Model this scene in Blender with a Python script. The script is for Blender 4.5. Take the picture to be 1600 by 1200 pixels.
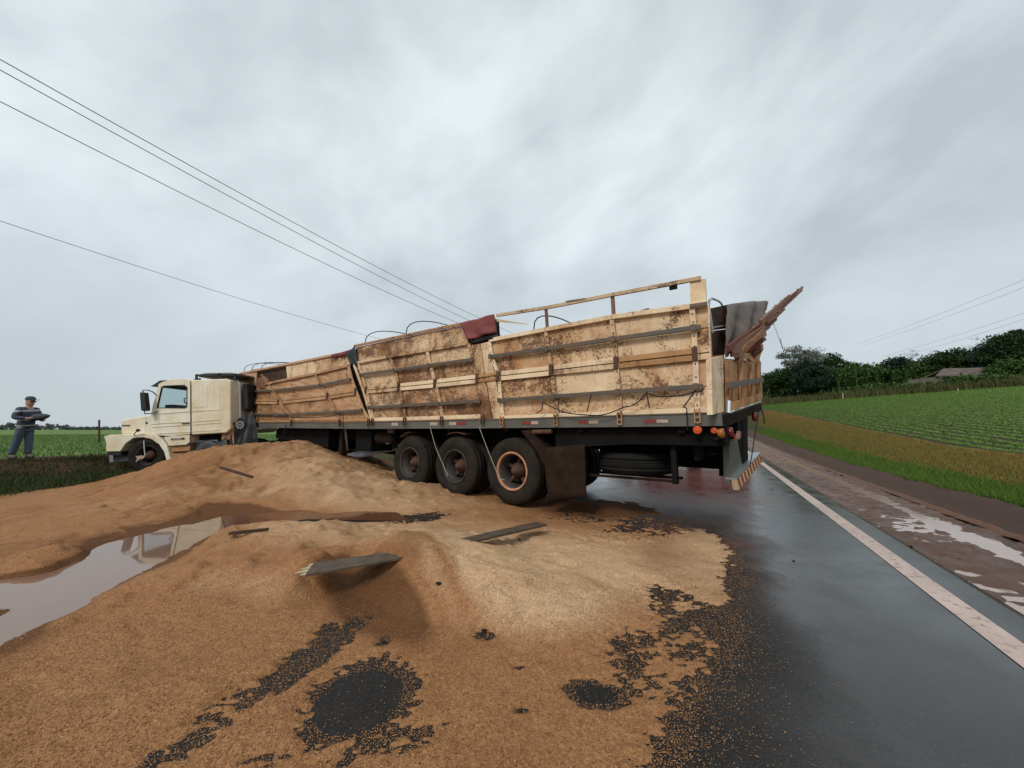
import bpy, bmesh, math, random
import numpy as np
from mathutils import Vector, Matrix, noise as mn
random.seed(7); rng = np.random.default_rng(11)
S = bpy.context.scene
for o in list(bpy.data.objects): bpy.data.objects.remove(o)
COL = S.collection
R = math.radians
# ------------------------------------------------------------------ camera
F, CXP, CYP, EYE = 578.0, 800.0, 600.0, 1.25
PT = math.atan(70/578.0)
cam = bpy.data.cameras.new('camera'); co = bpy.data.objects.new('camera', cam); COL.objects.link(co)
cam.sensor_width = 36; cam.lens = 36*F/1600; cam.clip_start = .05; cam.clip_end = 4000
co.location = (0, 0, EYE); co.rotation_euler = (math.pi/2+PT, 0, 0)
S.camera = co
S.view_settings.view_transform = 'Standard'; S.view_settings.look = 'None'
S.cycles.max_bounces = 6; S.cycles.diffuse_bounces = 3; S.cycles.glossy_bounces = 3; S.cycles.transmission_bounces = 6
S.view_settings.exposure = 0.22; S.view_settings.gamma = 1
# ------------------------------------------------------------------ sky and sun
SUN_EL, SUN_AZ = R(42), R(212)        # azimuth measured from +Y towards +X: behind the camera, a little left
w = bpy.data.worlds.new('World'); S.world = w; w.use_nodes = True
nt = w.node_tree; N = nt.nodes; L = nt.links
bg = N['Background']; bg.inputs['Strength'].default_value = 1.0
sky = N.new('ShaderNodeTexSky'); sky.sky_type = 'NISHITA'; sky.sun_disc = False
sky.sun_elevation = SUN_EL; sky.sun_rotation = SUN_AZ
skys = N.new('ShaderNodeVectorMath'); skys.operation = 'SCALE'; skys.inputs['Scale'].default_value = .09
L.new(sky.outputs[0], skys.inputs[0])
tc = N.new('ShaderNodeTexCoord')
sep = N.new('ShaderNodeSeparateXYZ'); L.new(tc.outputs['Generated'], sep.inputs[0])
zc = N.new('ShaderNodeMath'); zc.operation = 'MAXIMUM'; zc.inputs[1].default_value = 0; L.new(sep.outputs['Z'], zc.inputs[0])
mr = N.new('ShaderNodeMapping'); mr.inputs['Rotation'].default_value = (0, R(27), 0); L.new(tc.outputs['Generated'], mr.inputs[0])
mp = N.new('ShaderNodeMapping'); mp.inputs['Scale'].default_value = (1.0, 1.0, 1.6); mp.inputs['Location'].default_value = (.35, .2, .1)
L.new(mr.outputs[0], mp.inputs[0])
n1 = N.new('ShaderNodeTexNoise'); n1.inputs['Scale'].default_value = 2.4; n1.inputs['Detail'].default_value = 6; n1.inputs['Roughness'].default_value = .52
n1.inputs['Distortion'].default_value = .15; L.new(mp.outputs[0], n1.inputs['Vector'])
cr = N.new('ShaderNodeValToRGB'); L.new(n1.outputs['Fac'], cr.inputs[0])
cr.color_ramp.elements[0].position = .33; cr.color_ramp.elements[0].color = (.455, .51, .54, 1)
cr.color_ramp.elements[1].position = .66; cr.color_ramp.elements[1].color = (.73, .795, .83, 1)
hr = N.new('ShaderNodeMapRange'); hr.inputs['From Min'].default_value = 0.0; hr.inputs['From Max'].default_value = .42
L.new(zc.outputs[0], hr.inputs[0])
mh = N.new('ShaderNodeMixRGB'); mh.inputs[1].default_value = (.47, .53, .57, 1)
L.new(hr.outputs[0], mh.inputs[0]); L.new(cr.outputs[0], mh.inputs[2])
mx = N.new('ShaderNodeMixRGB'); mx.inputs[0].default_value = .93
L.new(skys.outputs[0], mx.inputs[1]); L.new(mh.outputs[0], mx.inputs[2])
L.new(mx.outputs[0], bg.inputs['Color'])
sun = bpy.data.lights.new('sun', 'SUN'); sun.energy = 1.5; sun.angle = R(16); sun.color = (1, .965, .92)
so = bpy.data.objects.new('sun', sun); COL.objects.link(so)
sd = Vector((math.sin(SUN_AZ)*math.cos(SUN_EL), math.cos(SUN_AZ)*math.cos(SUN_EL), math.sin(SUN_EL)))
so.rotation_euler = sd.to_track_quat('Z', 'Y').to_euler(); so.location = sd*30

# ------------------------------------------------------------------ measuring helpers (survey of the place from the photograph)
cP, sP = math.cos(PT), math.sin(PT)
def ray(x, y):
    a = (x-CXP)/F; b = (CYP-y)/F
    return Vector((a, cP-b*sP, sP+b*cP))
def gnd(x, y, z=0.0):
    d = ray(x, y); k = (z-EYE)/d.z
    return Vector((d.x*k, d.y*k, z))
def dep(x, y, Y):
    d = ray(x, y); k = Y/d.y
    return Vector((d.x*k, Y, EYE+d.z*k))
def onplane(x, y, p0, n):
    d = ray(x, y); o = Vector((0, 0, EYE)); k = (p0-o).dot(n)/d.dot(n)
    return o+d*k

# ------------------------------------------------------------------ mesh helpers
ROOTM = {}
def tag(o, label=None, cat=None, group=None, kind=None):
    if label: o['label'] = label
    if cat: o['category'] = cat
    if group: o['group'] = group
    if kind: o['kind'] = kind
    return o
def empty(name, loc, rz=0, label=None, cat=None, group=None):
    o = bpy.data.objects.new(name, None); COL.objects.link(o)
    o.location = loc; o.rotation_euler = (0, 0, rz); o.empty_display_size = .3
    ROOTM[o.name] = Matrix.Translation(Vector(loc)) @ Matrix.Rotation(rz, 4, 'Z')
    return tag(o, label, cat, group)
def rootm(o):
    while o.parent: o = o.parent
    return ROOTM.get(o.name, Matrix.Identity(4))
class MB:
    def __init__(s): s.v = []; s.f = []
    def add(s, vs, fs):
        b = len(s.v); s.v += [Vector(q) for q in vs]; s.f += [tuple(b+i for i in q) for q in fs]; return s
    def prism(s, pts, off):
        pts = [Vector(p) for p in pts]; off = Vector(off); n = len(pts)
        return s.add(pts+[p+off for p in pts], [tuple(range(n)), tuple(range(2*n-1, n-1, -1))]+[(i, i+n, (i+1) % n+n, (i+1) % n) for i in range(n)])
    def box(s, c, ax, ay, az):
        c, ax, ay, az = map(Vector, (c, ax, ay, az))
        vs = [c+sx*ax+sy*ay+sz*az for sz in (-1, 1) for sy in (-1, 1) for sx in (-1, 1)]
        return s.add(vs, [(0, 2, 3, 1), (4, 5, 7, 6), (0, 1, 5, 4), (2, 6, 7, 3), (0, 4, 6, 2), (1, 3, 7, 5)])
    def bbox(s, lo, hi):
        lo, hi = Vector(lo), Vector(hi); h = (hi-lo)/2
        return s.box((lo+hi)/2, (h.x, 0, 0), (0, h.y, 0), (0, 0, h.z))
    def beam(s, a, b, w, d, up, out, taper=1):
        """bar from a to b; w across along 'up', d along 'out' (starting at the given line)"""
        a, b, up, out = Vector(a), Vector(b), Vector(up).normalized(), Vector(out).normalized()
        vs = []
        for p, k in ((a, 1), (b, taper)):
            vs += [p-up*w*k/2, p+up*w*k/2, p+up*w*k/2+out*d*k, p-up*w*k/2+out*d*k]
        return s.add(vs, [(0, 1, 2, 3), (7, 6, 5, 4), (0, 4, 5, 1), (1, 5, 6, 2), (2, 6, 7, 3), (3, 7, 4, 0)])
    def tube(s, pts, r, n=6, cap=True, r2=None):
        pts = [Vector(p) for p in pts]; m = len(pts); rings = []
        for i, p in enumerate(pts):
            t = (pts[min(i+1, m-1)]-pts[max(i-1, 0)]).normalized()
            a = t.cross(Vector((0, 0, 1)))
            if a.length < 1e-3: a = t.cross(Vector((1, 0, 0)))
            a.normalize(); b = t.cross(a)
            rr = r if r2 is None else r+(r2-r)*i/(m-1)
            rings.append([p+(a*math.cos(2*math.pi*k/n)+b*math.sin(2*math.pi*k/n))*rr for k in range(n)])
        fs = [(i*n+k, i*n+(k+1) % n, (i+1)*n+(k+1) % n, (i+1)*n+k) for i in range(m-1) for k in range(n)]
        if cap: fs += [tuple(range(n-1, -1, -1)), tuple((m-1)*n+k for k in range(n))]
        return s.add([q for rg in rings for q in rg], fs)
    def lathe(s, prof, c, ax, n=28):
        """profile of (along axis, radius)"""
        c, ax = Vector(c), Vector(ax).normalized()
        a = ax.cross(Vector((0, 0, 1))); 
        if a.length < 1e-3: a = Vector((1, 0, 0))
        a.normalize(); b = ax.cross(a); m = len(prof)
        vs = [c+ax*h+(a*math.cos(2*math.pi*k/n)+b*math.sin(2*math.pi*k/n))*r for h, r in prof for k in range(n)]
        return s.add(vs, [(i*n+k, i*n+(k+1) % n, (i+1)*n+(k+1) % n, (i+1)*n+k) for i in range(m-1) for k in range(n)])
    def grid(s, fn, nu, nv):
        vs = [fn(i/nu, j/nv) for j in range(nv+1) for i in range(nu+1)]
        return s.add(vs, [(j*(nu+1)+i, j*(nu+1)+i+1, (j+1)*(nu+1)+i+1, (j+1)*(nu+1)+i) for j in range(nv) for i in range(nu)])
    def build(s, name, mat, parent=None, smooth=False, bevel=0):
        me = bpy.data.meshes.new(name)
        vs = s.v
        if parent is not None:
            inv = rootm(parent).inverted(); vs = [inv @ q for q in vs]
        me.from_pydata([tuple(q) for q in vs], [], s.f); me.update()
        bm = bmesh.new(); bm.from_mesh(me); bmesh.ops.recalc_face_normals(bm, faces=bm.faces); bm.to_mesh(me); bm.free()
        o = bpy.data.objects.new(name, me); COL.objects.link(o)
        if parent is not None: o.parent = parent
        if mat: me.materials.append(M[mat] if isinstance(mat, str) else mat)
        if smooth: me.polygons.foreach_set('use_smooth', [True]*len(me.polygons))
        if bevel:
            b = o.modifiers.new('b', 'BEVEL'); b.width = bevel; b.segments = 2; b.limit_method = 'ANGLE'
        return o
def cloth(fn, nu, nv, name, mat, parent=None, th=.012):
    o = MB().grid(fn, nu, nv).build(name, mat, parent, smooth=True)
    m = o.modifiers.new('s', 'SOLIDIFY'); m.thickness = th; m.offset = 0
    return o
def fbm(x, y, z=0, oct=4):
    return mn.fractal(Vector((x, y, z)), .9, 2.0, oct)
def vnoise(X, Y, seed=0):
    """vectorised smooth value noise, about -1..1"""
    xi = np.floor(X).astype(np.int64); yi = np.floor(Y).astype(np.int64); fx = X-xi; fy = Y-yi
    fx = fx*fx*(3-2*fx); fy = fy*fy*(3-2*fy)
    def h(a, b):
        n = (a*374761393+b*668265263+seed*974711) & 0x7fffffff
        n = ((n ^ (n >> 13))*1274126177) & 0x7fffffff
        return ((n ^ (n >> 16)) & 0xffff)/32767.5-1
    return (h(xi, yi)*(1-fx)+h(xi+1, yi)*fx)*(1-fy)+(h(xi, yi+1)*(1-fx)+h(xi+1, yi+1)*fx)*fy
def vfbm(X, Y, sc, oct=4, seed=0):
    t = 0; a = 1.0; n = 0
    for k in range(oct):
        t = t+a*vnoise(X*sc, Y*sc, seed+k*17); n += a; a *= .5; sc *= 2.03
    return t/n
def sstep(x, a, b):
    t = np.clip((x-a)/(b-a), 0, 1); return t*t*(3-2*t)
def npmesh(name, V, Fc, mat, kind=None, smooth=False, sides=4):
    me = bpy.data.meshes.new(name); V = np.asarray(V, np.float32); Fc = np.asarray(Fc, np.int32)
    me.vertices.add(len(V)); me.vertices.foreach_set('co', V.ravel())
    n = len(Fc); me.loops.add(n*sides); me.loops.foreach_set('vertex_index', Fc.ravel())
    me.polygons.add(n); me.polygons.foreach_set('loop_start', np.arange(0, n*sides, sides, dtype=np.int32))
    if smooth: me.polygons.foreach_set('use_smooth', np.ones(n, bool))
    me.update(calc_edges=True); me.validate()
    if mat: me.materials.append(M[mat])
    o = bpy.data.objects.new(name, me); COL.objects.link(o)
    if kind: o['kind'] = kind
    return o
def gridfaces(nx, ny):
    i = np.arange(nx-1); j = np.arange(ny-1); I, J = np.meshgrid(i, j)
    a = (J*nx+I).ravel(); return np.stack([a, a+1, a+nx+1, a+nx], 1)

# ------------------------------------------------------------------ materials
M = {}
class NT:
    def __init__(s, name):
        m = bpy.data.materials.new(name); m.use_nodes = True; s.m = m; s.n = m.node_tree.nodes; s.l = m.node_tree.links
        s.b = s.n['Principled BSDF']; s.tc = s.n.new('ShaderNodeTexCoord'); M[name] = m
    def noise(s, scale, detail=5, rough=.55, vec=None, mscale=None, dist=0):
        t = s.n.new('ShaderNodeTexNoise'); t.inputs['Scale'].default_value = scale; t.inputs['Detail'].default_value = detail
        t.inputs['Roughness'].default_value = rough; t.inputs['Distortion'].default_value = dist
        src = vec or s.tc.outputs['Object']
        if mscale:
            mp = s.n.new('ShaderNodeMapping'); mp.inputs['Scale'].default_value = mscale; s.l.new(src, mp.inputs[0]); src = mp.outputs[0]
        s.l.new(src, t.inputs['Vector']); return t.outputs['Fac']
    def ramp(s, fac, *st):
        r = s.n.new('ShaderNodeValToRGB'); s.l.new(fac, r.inputs[0]); e = r.color_ramp.elements
        while len(e) < len(st): e.new(.5)
        for k, (p, c) in enumerate(st):
            e[k].position = p; e[k].color = (c, c, c, 1) if not isinstance(c, tuple) else (*c, 1)
        return r.outputs[0]
    def mix(s, fac, a, b, mode='MIX'):
        m = s.n.new('ShaderNodeMixRGB'); m.blend_type = mode
        for i, q in ((0, fac), (1, a), (2, b)):
            if isinstance(q, tuple): m.inputs[i].default_value = (*q, 1)
            elif isinstance(q, (int, float)): m.inputs[i].default_value = q
            else: s.l.new(q, m.inputs[i])
        return m.outputs[0]
    def math(s, op, a, b=0):
        m = s.n.new('ShaderNodeMath'); m.operation = op
        for i, q in ((0, a), (1, b)):
            if isinstance(q, (int, float)): m.inputs[i].default_value = q
            else: s.l.new(q, m.inputs[i])
        return m.outputs[0]
    def set(s, col=None, rough=None, bump=None, bs=.3, bd=.01, spec=None, metal=None):
        for k, q in (('Base Color', col), ('Roughness', rough), ('Specular IOR Level', spec), ('Metallic', metal)):
            if q is None: continue
            if isinstance(q, tuple): s.b.inputs[k].default_value = (*q, 1)
            elif isinstance(q, (int, float)): s.b.inputs[k].default_value = q
            else: s.l.new(q, s.b.inputs[k])
        if bump is not None:
            bn = s.n.new('ShaderNodeBump'); bn.inputs['Strength'].default_value = bs; bn.inputs['Distance'].default_value = bd
            s.l.new(bump, bn.inputs['Height']); s.l.new(bn.outputs[0], s.b.inputs['Normal'])
        return s.m
def plain(name, c, rough=.7, var=.35, scale=6, metal=0, bs=.15, spec=.4, c2=None):
    t = NT(name); f = t.noise(scale, 6, .6)
    c2 = c2 or tuple(q*(1-var) for q in c)
    t.set(t.ramp(f, (.3, c2), (.65, c)), rough, t.noise(scale*6, 4), bs, .004, spec, metal)
def painted(name, c, rust_pos, dirt, rust=(.16, .065, .025), dirtc=(.30, .15, .06), rough=.6):
    """old cream paint: brown dust, vertical runs, rust speckle above the threshold rust_pos"""
    t = NT(name); oi = t.n.new('ShaderNodeObjectInfo')
    rnd = t.math('SUBTRACT', oi.outputs['Random'], .5)
    base = t.mix(t.ramp(t.noise(1.6, 6, .62), (.35, 0), (.68, 1)), c, tuple(q*d for q, d in zip(c, (.84, .74, .60))))
    base = t.mix(t.math('MULTIPLY', t.ramp(t.noise(5, 10, .78), (.40, 0), (.75, 1)), dirt*.55), base, tuple(q*.55 for q in c))
    run = t.ramp(t.math('ADD', t.noise(1, 6, .7, mscale=(7, 7, .9), dist=.9), t.math('MULTIPLY', rnd, .14)), (.53, 0), (.74, 1))
    base = t.mix(t.math('MULTIPLY', run, dirt*.8), base, dirtc)
    big = t.ramp(t.math('ADD', t.noise(1.5, 10, .74, dist=.5), t.math('MULTIPLY', rnd, .30)), (.46, 0), (.68, 1))
    base = t.mix(t.math('MULTIPLY', big, dirt*.8), base, dirtc)
    sp = t.noise(34, 9, .78, mscale=(1, 1, 1.2)); msk = t.noise(1.7, 5, .65, dist=.8)
    sm = t.math('ADD', sp, t.math('MULTIPLY', t.math('ADD', t.math('SUBTRACT', msk, .5), t.math('MULTIPLY', rnd, .16)), .8))
    rf = t.ramp(sm, (rust_pos, 0), (rust_pos+.05, 1))
    base = t.mix(t.math('MULTIPLY', rf, .9), base, t.mix(t.noise(40, 3), rust, tuple(q*.45 for q in rust)))
    drip = t.ramp(t.noise(1, 5, .65, mscale=(18, 18, .7), dist=.4), (.60, 0), (.70, 1)); dm = t.ramp(t.noise(1.2, 5, .65), (.46, 0), (.62, 1))
    base = t.mix(t.math('MULTIPLY', t.math('MULTIPLY', drip, dm), .75), base, rust)
    t.set(base, rough, t.math('SUBTRACT', t.noise(7, 5), t.math('MULTIPLY', rf, .3)), .30, .006, .35)
painted('cream_rear', (.84, .63, .41), .555, .95, dirtc=(.43, .19, .066))
painted('cream_mid', (.80, .59, .38), .51, 1.0, dirtc=(.36, .155, .055))
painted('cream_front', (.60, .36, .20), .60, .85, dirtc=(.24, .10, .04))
painted('cream_board', (.90, .72, .51), .60, .7, dirtc=(.40, .18, .06))
painted('brown_board', (.50, .27, .12), .58, .6)
painted('gate_wood', (.50, .26, .115), .57, .8, rust=(.10, .035, .015), dirtc=(.16, .05, .02))
painted('cab_paint', (.86, .81, .67), .76, .16, dirtc=(.52, .34, .16), rough=.4)
painted('cab_sleeper', (.83, .76, .60), .75, .30, dirtc=(.50, .31, .14), rough=.45)
painted('frame_wood', (.62, .47, .31), .56, .3)
painted('splinter', (.22, .11, .065), .60, .6, dirtc=(.12, .05, .03))
plain('splinter_red', (.20, .06, .04), .8, .5, 9)
plain('rail_steel', (.085, .082, .07), .5, .45, 4, .2, c2=(.16, .10, .06))
plain('deck_steel', (.13, .125, .105), .5, .35, 2, .1)
plain('chassis', (.012, .011, .010), .75, .4, 5)
plain('chassis_brown', (.035, .02, .013), .8, .5, 5)
plain('rubber', (.018, .017, .016), .8, .3, 8)
plain('rubber_dusty', (.035, .027, .02), .85, .5, 5, c2=(.014, .013, .012))
plain('rim_dark', (.045, .036, .03), .65, .5, 8)
plain('rim_rust', (.55, .27, .14), .7, .45, 10)
plain('hub_rust', (.11, .05, .03), .8, .5, 12)
plain('galv', (.45, .47, .48), .35, .25, 6, .7)
plain('white_metal', (.70, .70, .68), .4, .15, 6)
plain('bow_steel', (.035, .037, .04), .45, .3, 8, .4)
plain('rope', (.012, .011, .010), .9, .3, 20)
plain('pale_rope', (.45, .36, .27), .85, .3, 20)
plain('red_tarp', (.23, .055, .05), .75, .3, 5)
plain('black_tarp', (.016, .016, .018), .55, .4, 4)
plain('grey_tarp', (.15, .12, .10), .6, .35, 3, c2=(.085, .055, .042))
plain('dark_wood', (.085, .05, .035), .8, .45, 4)
plain('plank_top', (.10, .07, .045), .7, .6, 14)
plain('plastic_black', (.02, .02, .022), .45, .2, 5)
plain('seal', (.03, .028, .025), .6, .2, 5)
plain('skin', (.42, .24, .17), .6, .1, 5)
plain('jean', (.085, .11, .15), .85, .3, 8)
plain('shoe', (.06, .055, .05), .8, .3, 8)
plain('cap', (.05, .06, .075), .8, .2, 8)
plain('wire', (.09, .09, .10), .6, .1, 3)
plain('bark', (.11, .085, .065), .9, .4, 3)
plain('bark_pale', (.15, .135, .115), .9, .3, 3)
plain('stake', (.55, .50, .36), .8, .2, 3)
plain('roof_tile', (.19, .145, .13), .9, .4, .8)
plain('shed_wall', (.20, .17, .14), .9, .3, 1)
plain('clod', (.025, .018, .014), .9, .4, 20)
plain('white_mark', (.62, .60, .55), .7, .1, 5)
plain('emblem', (.35, .35, .35), .6, .1, 5)
def flat(name, c, rough=.4, emit=0):
    t = NT(name); t.set(t.mix(t.noise(14, 4), c, tuple(q*.7 for q in c)), rough)
flat('lens_orange', (.70, .10, .02), .25); flat('lens_red', (.20, .015, .015), .25); flat('lens_amber', (.42, .12, .015), .3)
flat('tape_red', (.26, .03, .02)); flat('tape_white', (.50, .36, .27)); flat('plate_red', (.42, .03, .04)); flat('stripe_red', (.40, .075, .03)); flat('stripe_cream', (.80, .58, .36))
# glass
t = NT('glass'); t.set((.75, .82, .83), .03); t.b.inputs['Transmission Weight'].default_value = 1; t.b.inputs['IOR'].default_value = 1.1
# jacket: navy with pale reflective bands
t = NT('jacket'); sx = t.n.new('ShaderNodeSeparateXYZ'); t.l.new(t.tc.outputs['Object'], sx.inputs[0])
zz = t.math('ADD', sx.outputs['Z'], t.math('MULTIPLY', sx.outputs['X'], -.10))
def band(c, h): return t.math('LESS_THAN', t.math('ABSOLUTE', t.math('SUBTRACT', zz, c)), h)
bs_ = t.math('MAXIMUM', t.math('MAXIMUM', band(1.40, .026), band(1.13, .024)), band(.965, .02))
t.set(t.mix(bs_, t.mix(t.noise(7), (.042, .058, .085), (.028, .038, .056)), (.36, .38, .39)), .8)
# asphalt: wet film towards the edge line, drier and darker in between
t = NT('asphalt'); sx = t.n.new('ShaderNodeSeparateXYZ'); t.l.new(t.tc.outputs['UV'], sx.inputs[0])     # UV: across from the spill edge, along
vor = t.n.new('ShaderNodeTexVoronoi'); vor.inputs['Scale'].default_value = 150; t.l.new(t.tc.outputs['Object'], vor.inputs['Vector'])
col = t.mix(t.noise(1.2, 6, .6), (.010, .0095, .009), (.024, .022, .021))
col = t.mix(t.ramp(vor.outputs['Color'], (.6, 0), (1, 1)), col, (.045, .042, .040))
col = t.mix(t.ramp(t.noise(3.5, 9, .75), (.52, 0), (.72, 1)), col, (.036, .026, .022))
mud = t.ramp(t.math('ADD', t.math('MULTIPLY', t.noise(.7, 6, .6, dist=.5), .8), t.math('MULTIPLY', sx.outputs['Y'], .45)), (.52, 0), (.72, 1))
mud = t.math('MULTIPLY', mud, t.ramp(sx.outputs['X'], (.75, 1), (1.0, 0)))
col = t.mix(t.math('MULTIPLY', mud, .85), col, t.mix(t.noise(3, 5), (.12, .042, .026), (.06, .026, .018)))
wv = t.math('ADD', sx.outputs['X'], t.math('MULTIPLY', t.math('SUBTRACT', t.noise(1.6, 5), .5), .7))
wet = t.ramp(wv, (.05, 0), (.55, 1))
wet2 = t.math('MAXIMUM', wet, t.ramp(sx.outputs['Y'], (.2, 0), (.5, 1)))
rg = t.mix(wet2, (.6, .6, .6), t.ramp(t.noise(2.3, 6, .65), (.32, .04), (.62, .26)))
rg = t.mix(t.math('MULTIPLY', mud, .5), rg, (.30, .30, .30))
sp_ = t.mix(wet2, (.12, .12, .12), t.mix(mud, (.6, .6, .6), (.4, .4, .4)))
t.set(col, rg, t.math('ADD', vor.outputs['Distance'], t.noise(220, 2)), .11, .003, sp_)
# line paint
t = NT('line_paint'); wr = t.ramp(t.noise(14, 7, .7), (.54, 0), (.66, 1)); wr2 = t.ramp(t.noise(2, 5, .6), (.3, 0), (.8, 1))
t.set(t.mix(t.math('MULTIPLY', wr, .85), t.mix(wr2, (.56, .42, .35), (.40, .29, .24)), (.05, .045, .042)), .35, t.noise(150, 3), .15, .003)
t = NT('mud'); t.set(t.mix(t.noise(2.2, 7, .65), t.mix(t.noise(30, 5, .7), (.045, .028, .022), (.10, .06, .045)), (.15, .082, .058)), t.ramp(t.noise(5, 5), (.35, .28), (.7, .8)), t.noise(38, 7, .7), .7, .02, .22)
t = NT('kerb_mud'); t.set(t.mix(t.noise(3, 7, .65), (.20, .095, .055), (.10, .06, .045)), .6, t.noise(30, 6, .7), .6, .02)
t = NT('ditch_soil'); t.set(t.mix(t.noise(2.5, 7, .65), (.055, .036, .028), (.095, .06, .045)), .8, t.noise(22, 7, .7), .8, .03)
t = NT('muddy_water'); t.set(t.mix(t.noise(.9, 4), (.25, .155, .115), (.16, .085, .05)), .035, t.noise(5, 2), .04, .004, .5)
t = NT('brown_water'); t.set(t.mix(t.noise(3, 5), (.16, .065, .032), (.085, .036, .02)), .12, t.noise(9, 3), .05, .004, .4)
t = NT('clay_water'); t.set(t.mix(t.noise(3, 5), (.46, .34, .29), (.28, .18, .14)), .08, t.noise(14, 3), .06, .004, .5)
t = NT('soil'); t.set(t.mix(t.noise(1.3, 7, .65), (.06, .034, .021), (.10, .055, .033)), .9, t.noise(12, 7, .7), .8, .05)
t = NT('verge'); t.set(t.mix(t.ramp(t.noise(.7, 6, .6), (.4, 0), (.62, 1)), (.035, .05, .014), (.065, .052, .022)), .9, t.noise(25, 6, .7), .8, .05)
t = NT('bank'); sx = t.n.new('ShaderNodeSeparateXYZ'); t.l.new(t.tc.outputs['UV'], sx.inputs[0])
uu = t.math('ADD', sx.outputs['X'], t.math('MULTIPLY', t.math('SUBTRACT', t.noise(.8, 5), .5), .6))
t.set(t.mix(t.noise(15, 5, .7), t.ramp(uu, (.15, (.03, .05, .012)), (.45, (.085, .085, .02)), (.75, (.17, .10, .03)), (1, (.10, .055, .03))), (.05, .045, .015)), .9, t.noise(30, 6, .7), .8, .04)
t = NT('field'); sx = t.n.new('ShaderNodeSeparateXYZ'); t.l.new(t.tc.outputs['UV'], sx.inputs[0])   # UV = metres across / along
rw = t.math('SINE', t.math('MULTIPLY', t.math('ADD', sx.outputs['X'], t.math('MULTIPLY', t.noise(.3, 2), .25)), 2*math.pi/.55))
rw = t.ramp(t.math('ADD', rw, t.math('MULTIPLY', t.math('SUBTRACT', t.noise(9, 5, .7), .5), 2.2)), (.0, 0), (.35, 1))
far = t.ramp(t.math('DIVIDE', sx.outputs['X'], 60), (.05, 0), (.8, 1))
grn = t.mix(t.noise(.25, 5), (.085, .17, .022), (.125, .225, .034))
t.set(t.mix(t.math('MAXIMUM', t.math('MULTIPLY', rw, .75), far), (.05, .042, .022), grn), .9, t.noise(8, 5), .6, .05)
t = NT('field_left'); t.set(t.mix(t.noise(.3, 6, .6, mscale=(1, 3, 1)), (.10, .17, .05), (.14, .20, .065)), .9, t.noise(8, 5), .6, .05)
def leafmat(name, a, b, tr=.25):
    t = NT(name); g = t.n.new('ShaderNodeNewGeometry')
    t.set(t.mix(g.outputs['Random Per Island'], a, b), .7, spec=.08)
leafmat('leaf_dark', (.014, .028, .010), (.042, .068, .022)); leafmat('leaf_mid', (.026, .055, .014), (.07, .12, .03))
leafmat('leaf_pale', (.11, .125, .10), (.19, .20, .165)); leafmat('leaf_blue', (.012, .028, .018), (.030, .052, .030))
leafmat('grass_green', (.05, .10, .015), (.12, .19, .035)); leafmat('grass_dry', (.16, .105, .025), (.30, .20, .06))
leafmat('crop', (.06, .12, .02), (.125, .21, .045)); leafmat('tall_grass', (.06, .075, .025), (.13, .12, .05))
leafmat('crop_left', (.09, .15, .04), (.16, .23, .075)); leafmat('grass_dark', (.030, .042, .013), (.062, .075, .026)); leafmat('far_leaf', (.09, .11, .10), (.14, .16, .14))  # distance haze is put into the pale colours of crop_left and far_leaf
for k_ in ('soil', 'verge', 'bank', 'field', 'field_left', 'ditch_soil', 'kerb_mud', 'chassis', 'chassis_brown', 'rubber', 'rubber_dusty', 'bark', 'dark_wood', 'clod'): M[k_].node_tree.nodes['Principled BSDF'].inputs['Specular IOR Level'].default_value = .08
# grain
t = NT('grain')
at = t.n.new('ShaderNodeAttribute'); at.attribute_name = 'dry'
vo = t.n.new('ShaderNodeTexVoronoi'); vo.inputs['Scale'].default_value = 165; t.l.new(t.tc.outputs['Object'], vo.inputs['Vector'])
vo2 = t.n.new('ShaderNodeTexVoronoi'); vo2.inputs['Scale'].default_value = 66; t.l.new(t.tc.outputs['Object'], vo2.inputs['Vector'])
fine = t.math('ADD', t.math('MULTIPLY', vo.outputs['Color'], .55), t.math('MULTIPLY', vo2.outputs['Color'], .45))
wetc = t.mix(fine, (.18, .08, .032), (.48, .245, .11))
dryc = t.mix(fine, (.35, .205, .108), (.72, .49, .29))
dr = t.math('ADD', at.outputs['Fac'], t.math('MULTIPLY', t.math('SUBTRACT', t.noise(2.2, 7, .65), .5), .75))
col = t.mix(t.ramp(dr, (.25, 0), (.85, 1)), wetc, dryc)
patch = t.ramp(t.noise(.9, 6, .62, dist=.5), (.50, 0), (.70, 1))
col = t.mix(t.math('MULTIPLY', patch, .55), col, (.15, .062, .02))
wetdark = t.ramp(at.outputs['Fac'], (-.0, 1), (.12, 0)); col = t.mix(t.math('MULTIPLY', wetdark, .7), col, (.07, .026, .010))
t.set(col, .75, t.math('ADD', t.math('ADD', vo.outputs['Distance'], t.math('MULTIPLY', vo2.outputs['Distance'], 1.5)), t.math('MULTIPLY', t.noise(26, 5, .7), 1.6)), .6, .010, .10)
t = NT('kernel'); g = t.n.new('ShaderNodeNewGeometry')
t.set(t.ramp(g.outputs['Random Per Island'], (0, (.12, .05, .018)), (.55, (.32, .155, .062)), (.985, (.42, .24, .11)), (1, (.75, .62, .42))), .6, spec=.3)

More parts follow.
